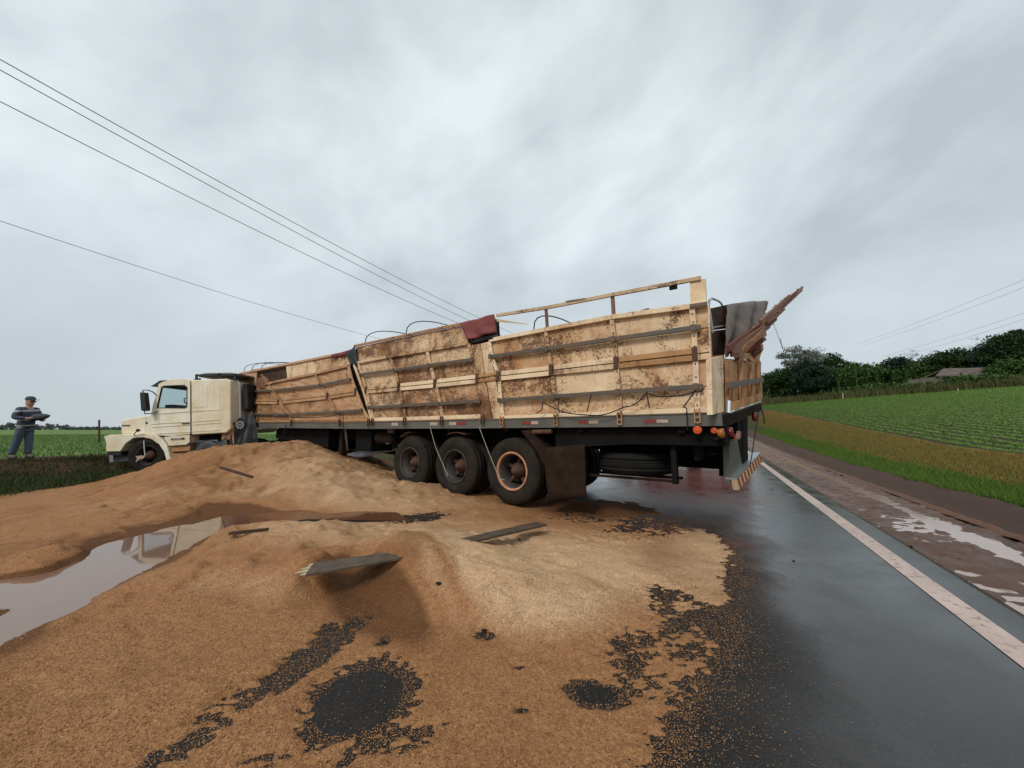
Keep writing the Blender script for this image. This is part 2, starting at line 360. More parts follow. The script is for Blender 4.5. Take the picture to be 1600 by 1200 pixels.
# ------------------------------------------------------------------ terrain: s runs along the road, p across it (right positive)
PH = R(28.6); sR, cR = math.sin(PH), math.cos(PH)
def sp2xy(s, p): return s*sR+p*cR, s*cR-p*sR
def xy2sp(x, y): return x*sR+y*cR, x*cR-y*sR
def zroad(s): return .9*sstep(s, 14, 80)+np.maximum(s-80, 0)*.02
def zfedge(s): return np.where(s > 18, .62+.070*(s-18), .62+.018*(np.maximum(s, -20)-18))
def zbase(s): return zroad(s)+.02+.35*sstep(s, 10, 60)
def zright(s, p):
    b = zbase(s); e = zfedge(s)
    k = np.clip((p-4)/3.0, 0, 1)
    return np.where(p < 7, b+(e-b)*(k*k*(3-2*k)), e+.068*np.minimum(p-7, 45)+.03*np.maximum(p-52, 0))
def zleft(p): return -.10+.12*sstep(-p, 6, 10)*0+.47*sstep(-p, 16.2, 18.5)
def strip(name, ss, ps, zf, mat, uvf=None, jitter=0, kind='structure'):
    SS, PP = np.meshgrid(ss, ps); X = SS*sR+PP*cR; Y = SS*cR-PP*sR; Z = zf(SS, PP)+0*SS
    if jitter: Z = Z+jitter*vfbm(X, Y, 1.6, 5, 3)
    o = npmesh(name, np.stack([X, Y, Z], 2).reshape(-1, 3), gridfaces(len(ss), len(ps)), mat, kind, True)
    if uvf:
        u, v = uvf(SS, PP); uv = np.stack([u+0*SS, v+0*SS], 2).reshape(-1, 2).astype(np.float32)
        lay = o.data.uv_layers.new(name='UVMap'); li = np.empty(len(o.data.loops), np.int32); o.data.loops.foreach_get('vertex_index', li)
        lay.data.foreach_set('uv', uv[li].ravel())
    return o
sA = np.concatenate([np.linspace(-14, 30, 90), np.linspace(31, 120, 60), np.linspace(125, 900, 40)])
strip('road', sA, np.array([-6.2, -4, -2, 0, 1, 1.72, 1.78, 1.80]), lambda s, p: zroad(s)+np.where(p > 1.79, -.09, np.where(p > 1.75, -.012, 0)), 'asphalt', lambda s, p: ((p+.15)/1.2, (s-2)/14))
o = strip('edge_line', np.linspace(-14, 120, 270), np.array([1.35, 1.51]), lambda s, p: zroad(s)+.004, 'line_paint')
# muddy shoulder: ruts dip under the standing water
sM = np.concatenate([np.arange(-3, 22, .05), np.arange(22, 60, .25), np.arange(60, 300, 5)])
def zsh(s, p):
    x, y = sp2xy(s, p)
    z = zroad(s)-.045+.034*vfbm(s*.35, p, 2.0, 5, 5)+.030*vfbm(x, y, 6, 4, 9)+.026*vfbm(x, y, 15, 3, 19)
    rut = np.exp(-((p-2.62-.06*vfbm(s*.3, p*0, 1, 2, 8))/.10)**2)
    rut2 = np.exp(-((p-1.93)/.12)**2)*sstep(vfbm(s, p*0, .45, 2, 21), -.05, .25)
    z = z-.038*rut-.045*rut2+.03*sstep(p, 2.75, 2.95)
    return z
strip('shoulder', sM, np.linspace(1.80, 2.97, 30), zsh, 'mud')
strip('shoulder_water', np.concatenate([np.linspace(-3, 60, 120), np.linspace(64, 300, 30)]), np.array([1.80, 2.85]), lambda s, p: zroad(s)-.058, 'clay_water')
strip('kerb', sM[::2], np.linspace(2.95, 3.10, 6), lambda s, p: zroad(s)-.02+.05*np.exp(-((p-3.02)/.05)**2)+.02*vfbm(s, p, 5, 3, 2), 'kerb_mud')
strip('ditch', sM[::2], np.linspace(3.08, 4.15, 16), lambda s, p: zroad(s)-.03-.05*np.sin(np.clip((p-3.1)/.6, 0, 1)*math.pi)+(zbase(s)-zroad(s)+.05)*sstep(p, 3.4, 4.15)+.035*vfbm(s, p, 2.5, 4, 14), 'ditch_soil')
strip('grass_bank', np.concatenate([np.linspace(-10, 60, 200), np.linspace(62, 300, 60)]), np.linspace(4.1, 7.1, 22), lambda s, p: zright(s, p)+.04*vfbm(s, p, 1.7, 4, 6), 'bank', lambda s, p: ((p-4.1)/3, s))
strip('crop_field', np.concatenate([np.linspace(-30, 100, 140), np.linspace(104, 500, 60)]), np.concatenate([np.linspace(7.0, 60, 120), np.linspace(62, 260, 40)]), lambda s, p: zright(s, p)+.03*vfbm(s, p, .8, 3, 6), 'field', lambda s, p: (p-7, s))
strip('dirt_verge', np.linspace(-20, 200, 200), np.linspace(-16.5, -6.0, 30), lambda s, p: -.02-.10*sstep(-p, 6.1, 8)+.05*vfbm(s, p, .9, 4, 4)+0*s, 'verge')
strip('soil_strip', np.linspace(-20, 200, 220), np.linspace(-20.5, -15.0, 24), lambda s, p: zleft(p)-.06*sstep(-p, 18.6, 20)-.08*sstep(p, -16.2, -15.2)+.05*vfbm(s, p, 1.5, 4, 12), 'soil')
strip('far_field', np.concatenate([np.linspace(-400, -40, 20), np.linspace(-38, 200, 80), np.linspace(220, 900, 20)]), np.concatenate([np.linspace(-900, -120, 16), np.linspace(-110, -18.2, 40)]), lambda s, p: .34+.02*vfbm(s, p, .3, 2, 1), 'field_left')

npmesh('ground', [(-2500, -300, -.5), (2500, -300, -.5), (2500, 3000, -.5), (-2500, 3000, -.5)], [(0, 1, 2, 3)], 'soil', 'structure')
# ------------------------------------------------------------------ spilled grain: a height field through surveyed points (pixel, pixel, height)
ctl = [
 # far heap: crest
 (455,690,.90),(400,694,.84),(345,704,.74),(295,709,.68),(250,733,.40),(190,748,.20),(110,762,.06),(40,771,0.0),(0,777,-.02),(505,707,.64),(558,726,.42),(610,747,.22),(650,755,.18),(640,760,.21),(600,756,.24),(690,775,.12),(740,785,.05),
 # far heap: front face
 (330,740,.34),(420,745,.30),(300,765,.21),(400,768,.13),(360,785,.10),(470,765,.25),(540,762,.23),(620,785,.08),(700,790,.05),(200,775,.15),(100,800,.09),(230,805,.10),(130,822,.06),(40,830,.05),(330,800,.05),(430,785,.10),(530,790,.08),
 (400,720,.50),(470,722,.54),(520,742,.36),(350,722,.50),(260,760,.26),(590,765,.18),
 # furrow
 (345,818,-.04),(410,807,-.04),(470,804,-.04),(540,806,-.03),(600,808,-.01),
 # puddle
 (10,925,-.06),(60,915,-.06),(110,900,-.06),(160,875,-.06),(200,858,-.06),(250,845,-.05),(290,835,-.04),(150,910,-.05),(90,945,-.06),(40,985,-.05),(220,872,-.05),(275,858,-.04),(0,1000,-.03),
 # rims of puddle
 (0,897,.04),(70,886,.05),(130,862,.05),(172,834,.06),(0,955,.02),(30,1012,.02),(85,968,.03),(165,932,.05),(240,894,.06),(312,872,.07),(320,850,.06),(-60,880,.06),(-60,960,.01),(100,1010,.03),
 # near heap
 (370,822,.12),(420,822,.17),(490,820,.19),(560,826,.17),(640,836,.15),(380,850,.15),(450,850,.20),(520,852,.22),(600,862,.26),(660,868,.30),(720,868,.24),(800,866,.14),(880,862,.09),(1000,862,.055),(1090,850,.04),
 (480,880,.19),(420,890,.13),(545,905,.05),(500,920,.05),(590,930,.04),(620,900,.17),(680,910,.17),(740,930,.13),(800,930,.12),(700,950,.06),(760,985,.025),(860,930,.10),(920,940,.07),(850,985,.04),(960,920,.05),(1050,880,.035),(620,945,.04),
 (740,835,.10),(860,825,.05),(960,820,.025),(780,805,.04),(680,812,.04),(880,795,.02),
 # thin sheet in front
 (400,940,.04),(300,950,.04),(200,1000,.03),(320,1040,.025),(450,1020,.02),(600,1020,.018),(800,1050,.018),(950,1040,.012),(1080,960,.012),(100,1100,.025),(300,1130,.016),(600,1160,.014),(800,1150,.014),(1000,1150,.008),(0,1180,.02),(400,1190,.014),(1120,900,.02),(1135,940,.012),(1115,1010,.010),(1085,1080,.010),(1050,1150,.010),
 # outer anchors
 (-150,800,-.05),(-200,950,.03),(-300,1100,.03),(750,1400,.012),(200,1400,.015),(-150,1300,.02),(1150,850,-.01),(1180,950,-.02),(1160,1100,-.02),(1150,1250,-.02),(1200,800,-.03),(1100,790,-.02),(1000,785,-.01),(930,780,.0)]
CP = np.array([[*gnd(x, y, h)[:2], h] for x, y, h in ctl])
CP = np.concatenate([CP, np.array([[-9.2,9.6,.1],[-8.6,11.2,.15],[-8,12.6,.2],[-6.5,12.6,.55],[-5,12,.5],[-3.8,11,.2],[-2.4,9.6,.05],[-1,8.6,-.02],[-10.6,9,-.1],[-10.5,11.5,-.12],[-7,14.5,-.1],[-4,14,-.1],[0,8.5,-.05],[1.5,7.5,-.05],[2.5,6.6,-.05],[-5.4,13.6,.1]])])
def tps(r2): return r2*np.log(r2+1e-9)
n = len(CP); A = np.zeros((n+3, n+3))
d2 = ((CP[:, None, :2]-CP[None, :, :2])**2).sum(2)
A[:n, :n] = tps(d2)+np.eye(n)*.003; A[:n, n] = 1; A[:n, n+1:] = CP[:, :2]; A[n, :n] = 1; A[n+1:, :n] = CP[:, :2].T
wts = np.linalg.solve(A, np.concatenate([CP[:, 2], [0, 0, 0]]))
def hfield(X, Y):
    out = wts[n]+wts[n+1]*X+wts[n+2]*Y
    for k in range(n): out = out+wts[k]*tps((X-CP[k, 0])**2+(Y-CP[k, 1])**2)
    return out
def topx(X, Y):           # where a ground point lies in the photograph, used only to place the bare patches
    f = Y*cP-EYE*sP; u = -Y*sP-EYE*cP
    f = np.maximum(f, .05)
    return CXP+F*X/f, CYP-F*u/f
PATCH = [(558,1100,76,46,-.42,1.3),(470,1040,95,16,-.62,.95),(360,1100,60,12,-.55,.7),(290,1165,80,14,-.5,.6),(600,1003,10,6,-.4,.9),(1040,955,48,42,-.35,.66),(985,1015,42,30,-.2,.7),(1010,1060,46,24,0,.42),(933,1087,40,17,.15,1.1),(600,1165,80,18,-.25,.6),(430,1185,60,12,-.3,.6),(990,835,72,18,-.15,.85),(900,810,46,10,0,.55),(655,812,46,8,-.2,.9),(757,990,16,9,.1,.9),(1105,1150,50,40,-.8,.38),(1075,1185,50,30,-.6,.38),(812,1045,7,4,0,.9),(813,1113,7,5,0,.9),(510,985,14,8,-.5,.8),(1060,1010,34,24,-.6,.42)]
def patchmask(X, Y):
    px, py = topx(X, Y); m = np.zeros_like(X)
    for cx, cy, a, b, ang, k in PATCH:
        dx, dy = px-cx, py-cy; c, s_ = math.cos(ang), math.sin(ang)
        e = np.sqrt(((dx*c+dy*s_)/a)**2+((-dx*s_+dy*c)/b)**2)
        m = np.maximum(m, k*np.clip(1.25-.5*e*e, 0, 1))
    return m
EDGE = np.array([(1124,800),(1136,830),(1152,860),(1162,930),(1144,1000),(1112,1080),(1080,1140),(1055,1200),(1000,1300),(950,1600)], float)
def edgedist(X, Y):       # > 0 inside the spill, in photo pixels scaled to metres
    px, py = topx(X, Y); ex = np.interp(py, EDGE[:, 1], EDGE[:, 0]); return (ex-px)*np.maximum(Y, .3)/F
def grainz(X, Y):
    h = hfield(X, Y)
    thick = np.clip((h-.03)/.12, 0, 1)
    n1 = vfbm(X, Y, 1.4, 5, 31); n2 = vfbm(X, Y, 9, 4, 37); n3 = vfbm(X, Y, 45, 2, 41)
    h = h+thick*(.030*n1+.010*n2)+.006*n2+.0045*n3
    rid = 1-np.abs(vfbm(X*.9+Y*.35, Y*1.1-X*.3, 1.3, 4, 53)); h = h+thick*.13*(rid-.75); rid2 = 1-np.abs(vfbm(X*.6-Y*.8, Y*.7+X*.8, 2.6, 3, 57)); h = h+thick*.05*(rid2-.75)
    t1 = vfbm(X*1.1+Y*.5, Y*1.3-X*.2, 1.15, 4, 61); h = h+(.010+.03*thick)*sstep(t1, .0, .05)-(.010+.02*thick)*sstep(t1, -.28, -.22)
    fl_ = (Y < 3.6) & (X > -2.7+.25*(Y-2.2)) & (X < 1.2); h = np.where(fl_, np.maximum(h, .012+.006*n2+.005*n3), h)
    pm = patchmask(X, Y); pm = np.where(pm > .02, pm+.55*n2+.75*n3, 0); pm = np.clip(pm, 0, 1.4)
    h = h-pm*(.030+.006*n3)-np.maximum(pm-.5, 0)*.03
    ed = edgedist(X, Y); far = Y > 4.6
    k = 1-sstep(ed+.16*n2+.16*n3, -.05, .22); k = np.where(Y < 5.2, k, 0)
    h = h-.05*k*(1-thick)
    px, py = topx(X, Y)
    return h
gx = np.arange(-12.5, 3.2, .026)
gy = np.concatenate([np.arange(.9, 3.2, .012), np.arange(3.2, 6, .02), np.arange(6, 15, .045)])
GX, GY = np.meshgrid(gx, gy); GZ = grainz(GX, GY)
V = np.stack([GX, GY, GZ], 2).reshape(-1, 3); FC = gridfaces(len(gx), len(gy))
zf_ = GZ.reshape(-1)[FC].max(1); FC = FC[zf_ > -.075]
used = np.unique(FC); rem = -np.ones(len(V), np.int64); rem[used] = np.arange(len(used))
go = npmesh('spilled_grain', V[used], rem[FC], 'grain', 'stuff', True)
tag(go, 'brown spilled grain heaped from the cab to the wet asphalt', 'grain')
PXa, PYa = topx(GX, GY)
def blob(cx, cy, a, b, ang=0):
    dx, dy = PXa-cx, PYa-cy; c, s_ = math.cos(ang), math.sin(ang)
    return np.exp(-(((dx*c+dy*s_)/a)**2+((-dx*s_+dy*c)/b)**2))
dry = .14+.85*blob(740, 900, 150, 70, .2)+.75*blob(930, 890, 160, 55)+.5*blob(1110, 880, 60, 90)+.55*blob(500, 850, 130, 38)+.45*blob(600, 780, 150, 34)+.3*blob(450, 770, 120, 50)+.5*blob(860, 960, 110, 40)
dry = dry-.55*blob(600, 950, 90, 40, .3)-.35*blob(340, 815, 70, 16, -.2)-.7*blob(480, 806, 150, 9, .03)-.35*blob(540, 910, 60, 16, -.2)-.3*blob(930, 800, 130, 18)-.5*blob(690, 930, 70, 10, .75)+.25*blob(200, 800, 160, 14, -.1)+.25*blob(420, 930, 130, 25)  # mostly damp; the narrow blob along the plank paints its hollow's shade
near_p = np.minimum(1, sum(blob(x, y, 75, 30, -.35) for x, y in ((0, 930), (60, 920), (120, 898), (180, 870), (240, 850), (295, 838), (30, 985))))
dry = dry-.40*(1-sstep(GZ+.03*vfbm(GX, GY, 4, 3, 81), .01, .08))*near_p
at = go.data.attributes.new('dry', 'FLOAT', 'POINT'); at.data.foreach_set('value', dry.reshape(-1)[used].astype(np.float32))
# loose kernels: on the sheet nearby, thinning out over the bare asphalt
def kernels(name, P, label):
    n = len(P); a = rng.uniform(0, 2*math.pi, n); L_ = rng.uniform(.003, .0052, n); W_ = L_*rng.uniform(.42, .6, n); ti = rng.normal(0, .25, n)
    ax = np.stack([np.cos(a)*np.cos(ti), np.sin(a)*np.cos(ti), np.sin(ti)], 1)*L_[:, None]
    ay = np.stack([-np.sin(a), np.cos(a), 0*a], 1)*W_[:, None]; az = np.stack([0*a, 0*a, W_*.8], 1)
    Vv = np.stack([P+ax, P-ax, P+ay, P-ay, P+az, P-az], 1).reshape(-1, 3)
    T = np.array([(0, 2, 4), (2, 1, 4), (1, 3, 4), (3, 0, 4), (2, 0, 5), (1, 2, 5), (3, 1, 5), (0, 3, 5)])
    Fq = (T[None]+6*np.arange(n)[:, None, None]).reshape(-1, 3)
    return tag(npmesh(name, Vv, Fq  , 'kernel', 'stuff', False, 3), label, 'grain')
m = 250000
Y = .95+3.3*rng.random(m)**1.7; X = (rng.random(m)*2.3-1.45)*Y*1.05
z = grainz(X, Y); ed = edgedist(X, Y)+.12*vfbm(X, Y, 5, 3, 71)
base = np.maximum(z, 0.0)
bare = z < 0
pr = np.where(bare, np.where(ed > -.02, .9, .75*np.exp(np.minimum(ed, 0)/.13)+.02*np.exp(np.minimum(ed, 0)/.5)), np.where(Y < 3.0, .30, .1))
pr = np.where((X < -1.5) & (z < -.03), 0, pr)
pm_ = patchmask(X, Y); pr = np.where(bare & (pm_ > 1.0), .05, pr)
keep = rng.random(m) < pr
kernels('loose_kernels', np.stack([X, Y, base+.0022], 1)[keep], 'loose grain kernels scattered over the near asphalt and the spill edge')
m = 60000
Y = 3.2+4.4*rng.random(m); X = -1.5+5.0*rng.random(m)
z = grainz(X, Y); ed = edgedist(X, Y); keep = (z < 0) & (rng.random(m) < np.where(ed > 0, .6, .8*np.exp(np.minimum(ed, 0)/.18))) & (Y < 5.2+.5*rng.random(m))
kernels('loose_kernels', np.stack([X, Y, np.maximum(z, 0)+.0022], 1)[keep], 'thin scatter of grain on the wet asphalt behind the wheels')
# puddle in the hollow
pd = MB(); q = [gnd(x, y) for x, y in [(-200,1040),(-200,860),(-20,860),(120,832),(300,820),(345,808),(352,830),(330,850),(310,900),(220,960),(120,1030)]]
pd.add([(p.x, p.y, .007) for p in q], [tuple(range(len(q)))]); tag(pd.build('puddle', 'muddy_water'), kind='structure')
pd = MB(); q = [gnd(x, y) for x, y in [(346,807),(480,794),(620,800),(640,815),(480,812),(380,824),(353,829)]]
pd.add([(p.x, p.y, .006) for p in q], [tuple(range(len(q)))]); tag(pd.build('puddle', 'brown_water'), kind='structure')

# ------------------------------------------------------------------ trailer
W3 = Vector((-.03, 6.02, 0)); D = Vector((-.804, .595, 0)).normalized(); OUT = Vector((-D.y, D.x, 0)); OUT = OUT if OUT.y < 0 else -OUT; UP = Vector((0, 0, 1)); IN = -OUT
def SP(x, y, off=0.0): return onplane(x, y, W3+OUT*off, OUT)          # a point of the near side plane, 'off' metres proud of it
def TL(t, off, z): return W3+D*t+OUT*off+UP*z
trailer = empty('grain_trailer', W3, math.atan2(D.y, D.x), 'wrecked cream grain semi-trailer with rusty side boards across the road', 'trailer')
def lerp(a, b, t): return a+(b-a)*t
def panel(name, quad, th, mat, dent=.012, nu=8, nv=5, seed=0, parent=trailer):
    tl, tr, br, bl = quad
    def fr(u, v):
        p = lerp(lerp(tl, tr, u), lerp(bl, br, u), v); e = min(u, 1-u, v, 1-v)*6
        return p+OUT*(dent*fbm(p.x*2.3+seed, p.y*2.3, p.z*3)*min(1, e))
    m = MB().grid(fr, nu, nv); m.add([tl+IN*th, tr+IN*th, br+IN*th, bl+IN*th], [(0, 1, 2, 3)])
    for a, b in ((tl, tr), (tr, br), (br, bl), (bl, tl)): m.add([a, b, b+IN*th, a+IN*th], [(0, 1, 2, 3)])
    return m.build(name, mat, parent)
def bar(name, pts, w, d, mat, off=0, parent=trailer, up=UP, bevel=.004):
    """a bar along a polyline of plane points, mitred"""
    m = MB(); pts = [p+OUT*off for p in pts]; k = len(pts); vs = []
    for i, p in enumerate(pts):
        t = (pts[min(i+1, k-1)]-pts[max(i-1, 0)]).normalized(); n_ = OUT.cross(t).normalized()
        vs += [p-n_*w/2, p+n_*w/2, p+n_*w/2+OUT*d, p-n_*w/2+OUT*d]
    fs = [(0, 1, 2, 3), tuple(4*(k-1)+j for j in (3, 2, 1, 0))]
    for i in range(k-1):
        for j in range(4): fs.append((4*i+j, 4*i+(j+1) % 4, 4*i+4+(j+1) % 4, 4*i+4+j))
    return m.add(vs, fs).build(name, mat, parent, bevel=bevel)
SEC = {
 'A': dict(rows=[[(766,534),(854,517.5),(957,498.5),(1082,482),(1106,477)],[(770,558),(858,546),(961,531),(1085,514),(1108,511)],[(781,588),(863,579),(964,567.5),(1087,554),(1110,551)],[(784,626),(869,620),(968,613),(1089,605),(1111,603)],[(788,656),(872,653),(971,650),(1091,645.5),(1113,644)]], mat='cream_rear'),
 'B': dict(rows=[[(561,568),(611,558.5),(669,549),(734,538)],[(567,586),(619,579),(674,571.5),(742,562.5)],[(574,610),(625,605),(682,599.5),(748,592)],[(580,637),(631,634),(689,631),(753,627)],[(586,657.5),(636,656.5),(694,655),(758,653)]], mat='cream_mid'),
 'C': dict(rows=[[(379.6,600),(411,602),(494,585),(546,573)],[(381,612),(424,611),(503,602),(551,593)],[(384,628),(437,627.5),(514,619),(558,612)],[(386,647),(452,647.5),(527,644),(569,641)],[(390,660),(459,659.5),(535,659),(580,658)]], mat='cream_front')}
sd_ = 0
for key, ring_ in (('A', ((768,534),(1106,478),(1112,645),(789,656))), ('B', ((562,568),(734,539),(757,653),(587,657))), ('C', ((381,601),(412,603),(545,574),(579,658),(391,660)))):
    m = MB(); m.prism([SP(*q, -.085) for q in ring_], IN*.02); m.build('gap_shade_sheet', 'chassis', trailer)  # near-black sheet added so the gaps between panels read as shadow lines
for key, s_ in SEC.items():
    rows = [[SP(*q, -.03) for q in r] for r in s_['rows']]; nc = len(rows[0])
    for j in range(4):
        for i in range(nc-1):
            sd_ += 1
            q = [rows[j][i], rows[j][i+1], rows[j+1][i+1], rows[j+1][i]]; c = sum(q, Vector())/4
            q = [lerp(p, c, .03)+IN*.012 for p in q]
            panel('wall_panel', q, .03, s_['mat'], {'A': .012, 'B': .022, 'C': .035}[key], seed=sd_*3.1)
    for i in range(nc):
        if key == 'A' and i == nc-1: continue
        bar('wall_post', [rows[j][i] for j in range(5)], .062 if key == 'A' else .07, .035, s_['mat'] if key != 'A' else 'cream_board', .002)
    for i in range(nc):
        if key == 'A' and i == nc-1: continue
        m = MB()
        for j in range(4):
            for f in (.3, .7): m.lathe([(0, .010), (.008, .009), (.010, .005), (.010, 0)], lerp(rows[j][i], rows[j+1][i], f)+OUT*.037, OUT, 7)
        m.build('bolts', 'hub_rust', trailer)['kind'] = 'stuff'
    for j, nm in ((1, 'steel_rail'), (3, 'steel_rail')):
        pts = list(rows[j]) if key != 'A' else rows[j][:-1]+[lerp(rows[j][-2], rows[j][-1], .5)]
        bar(nm, pts, .058, .035, 'rail_steel', .042)
    for i in range(nc-1):       # twin middle boards, each length between two posts
        for k, dz in ((0, .042), (1, -.042)):
            a, b = rows[2][i]+UP*dz, rows[2][i+1]+UP*dz; a, b = lerp(a, b, .04), lerp(a, b, .965)
            if key == 'A' and i == 3: a, b = lerp(a, b, -.02), b
            bar('rub_board', [a, b], .07, .028, ['cream_board', 'cream_board', 'brown_board', 'cream_board'][i] if key == 'A' else s_['mat'] if key == 'C' else 'cream_board', .004)
        a, b = rows[4][i]+UP*.03, rows[4][i+1]+UP*.03
        bar('sole_board', [lerp(a, b, .02), lerp(a, b, .985)], .07 if key != 'C' else .05, .03, 'cream_board' if key != 'C' else 'brown_board', .006)
    for i in range(nc-1): bar('top_board', [lerp(rows[0][i], rows[0][i+1], .004)+UP*.02, lerp(rows[0][i], rows[0][i+1], .996)+UP*.02], .065, .045, s_['mat'] if key != 'A' else 'cream_board', .003)
    for i in range(nc):         # latches that hook the posts to the deck rail
        if key == 'A' and i == nc-1: continue
        b = rows[4][i]; m = MB()
        for k in (-1, 1): m.box(b+OUT*.07+UP*-.03+D*.028*k, D*.006, OUT*.012, UP*.085)
        for k in (-.11, -.05, .03): m.box(b+OUT*.072+UP*k, D*.03, OUT*.008, UP*.006)
        m.build('latch', 'hub_rust' if key != 'A' else 'brown_board', trailer)
    for i in range(nc):         # post brackets at the twin boards
        if key == 'A' and i == nc-1: continue
        MB().box(rows[2][i]+OUT*.05, D*.03, OUT*.012, UP*.085).build('bracket', 'hub_rust', trailer, bevel=.004)
    for j in (1, 3):
        for i in range(nc-1 if key == 'A' else nc): MB().box(rows[j][i]+OUT*.082, D*.028, OUT*.008, UP*.04).build('rail_clamp', 'rail_steel', trailer)
# upper boards
def q4(pts, off=-.03): return [SP(*p, off) for p in pts]
panel('upper_panel', q4([(556,543),(608,532),(613,556),(561,566)]), .03, 'cream_mid', .025, seed=50)
panel('upper_panel', q4([(608,532),(664,520.5),(671,547),(613,556)]), .03, 'cream_mid', .02, seed=51)
panel('upper_panel', q4([(664,520.5),(721,509),(732,536),(671,547)]), .03, 'cream_rear', .02, seed=52)
bar('upper_lip', [SP(*p, -.03) for p in ((555,541),(608,530),(664,518.5),(722,506.5))], .05, .04, 'brown_board', .003)
panel('upper_panel', q4([(376.5,585),(401,580),(400,601),(380,600)]), .03, 'cream_front', .02, seed=54)
panel('upper_panel', q4([(447,571.5),(490,563),(494,584),(449,593)]), .03, 'cream_rear', .025, seed=55)
panel('upper_panel', q4([(490,563),(545,552),(546,572),(494,584)]), .03, 'cream_rear', .025, seed=56)
bar('upper_lip', [SP(*p, -.03) for p in ((376,583.5),(409,577.5),(490,561.5),(546,550.5))], .06, .04, 'cream_front', .003)
panel('hole_shade', q4([(392,578),(455,568),(455,600),(392,606)], -.10), .03, 'dark_wood', .02, seed=57)  # dark sheet stands in for the shaded interior behind the hole
m = MB(); pp = [(398,602),(403,591),(413,588),(420,595),(412,600),(414,606),(404,606)]
m.prism([SP(*p, .03) for p in pp], IN*.05); m.build('torn_board', 'splinter', trailer)
m = MB(); m.beam(SP(409, 585, .02), SP(456, 650, .03), .06, .03, D, OUT); m.build('loose_strut', 'brown_board', trailer)
panel('joint_backing', q4([(722,512),(778,500),(782,560),(730,560)], -.12), .03, 'chassis', .01, seed=58)
# joint pillar between middle and rear sections
for (a, b, c_, d_, mt) in (((737,539),(750,537),(768,655),(756,655),'cream_mid'), ((751,537),(763,534),(786,655),(770,655),'cream_rear')):
    panel('joint_plank', [SP(*p, .0) for p in (a, b, c_, d_)], .05, mt, .008, 4, 8, seed=60+a[0])
bar('joint_strap', [SP(744, 589, .0), SP(783, 583, .0)], .05, .02, 'brown_board', .004)
bar('joint_strap', [SP(744, 596, .0), SP(783, 591, .0)], .05, .02, 'brown_board', .004)
# dark slot (black sheet standing for the gap's shade) and tarp rag between front and middle sections
m = MB(); m.prism([SP(*p, -.10) for p in ((545,551),(557,545),(562,566),(587,657),(576,657),(549,590))], IN*.03); m.build('slot_shade_sheet', 'chassis', trailer)
bar('broken_pillar', [SP(556, 570, -.02), SP(571, 612, -.02), SP(584, 657, -.02)], .06, .04, 'cream_rear', .02)
# rear upper frame
bar('upper_frame_rail', [SP(776, 492.8), SP(855, 480.5), SP(957, 460.5), SP(1095, 434.5)], .052, .035, 'frame_wood', -.02)
bar('upper_frame_post', [SP(853, 484, -.02), SP(855, 514, -.02)], .045, .03, 'splinter', -.02)
bar('upper_frame_post', [SP(957, 464, -.02), SP(959, 497, -.02)], .05, .03, 'splinter', -.02)
panel('corner_board', [SP(*p, -.01) for p in ((1078,440),(1102,435),(1104,477),(1079,481))], .05, 'cream_board', .012, 5, 6, seed=71)
bar('corner_bracket', [SP(1078, 478.5, .02), SP(1105, 474.5, .02)], .045, .02, 'rail_steel', .0)
MB().box(SP(1052, 449, -.02), D*.045, OUT*.02, UP*.025).build('lamp_bracket', 'chassis', trailer)
m = MB(); m.beam(SP(775, 500.5, -.02), SP(826, 507, -.02), .05, .02, UP, OUT, .1); m.build('splintered_rail', 'frame_wood', trailer)
m = MB(); m.beam(SP(884, 471, .02), SP(915, 466, .03), .012, .01, UP, OUT, .6); m.build('splinter_strip', 'splinter', trailer)
m = MB(); m.prism([SP(*p, -.35) for p in ((980,492),(1013,481),(1018,487),(992,494))], IN*.05); m.build('loose_board', 'dark_wood', trailer)
m = MB(); m.prism([SP(*p, -.35) for p in ((844,516),(848,512),(898,505),(898,511))], IN*.05); m.build('loose_board', 'dark_wood', trailer)
# deck side rail, floor, far wall
bar('deck_rail', [SP(388, 664.5), SP(560, 665), SP(740, 662.5), SP(900, 659.5), SP(1128, 655)], .155, .05, 'deck_steel', -.045)
bar('deck_lip', [SP(388, 661), SP(560, 660.3), SP(740, 656.3), SP(900, 651.5), SP(1120, 645)], .02, .05, 'rail_steel', -.035)
MB().bbox((0, 0, 0), (1, 1, 1))
m = MB(); m.prism([TL(-2.95, -.06, 1.36), TL(11, -.06, 1.30), TL(11, -2.55, 1.30), TL(-2.95, -2.55, 1.36)], UP*.05); m.build('deck_floor', 'dark_wood', trailer)
m = MB(); m.prism([TL(-2.8, -2.5, 1.42), TL(11.4, -2.5, 1.36), TL(11.8, -2.5, 3.0), TL(-2.8, -2.5, 2.65)], IN*.04); m.build('far_wall', 'cream_front', trailer)
m = MB(); m.prism([TL(11.3, -.06, 1.36), TL(11.3, -2.45, 1.36), TL(12.1, -2.45, 3.15), TL(12.1, -.06, 3.15)], D*.04); m.build('head_board', 'brown_board', trailer)
for x0, x1, c in ((816, 829, 'r'), (830, 841, 'w'), (904, 919, 'r'), (920, 935, 'w'), (1007, 1025, 'r'), (1026, 1044, 'w'), (672, 684, 'w'), (714, 728, 'r'), (702, 713, 'w'), (612, 622, 'w')):
    y = 663.0-(x0-600)*.0115
    m = MB(); m.prism([SP(x, yy, .008) for x, yy in ((x0, y-2.4), (x1, y-2.6), (x1, y+2.4), (x0, y+2.5))], OUT*.003); m.build('reflector_tape', 'tape_red' if c == 'r' else 'tape_white', trailer)
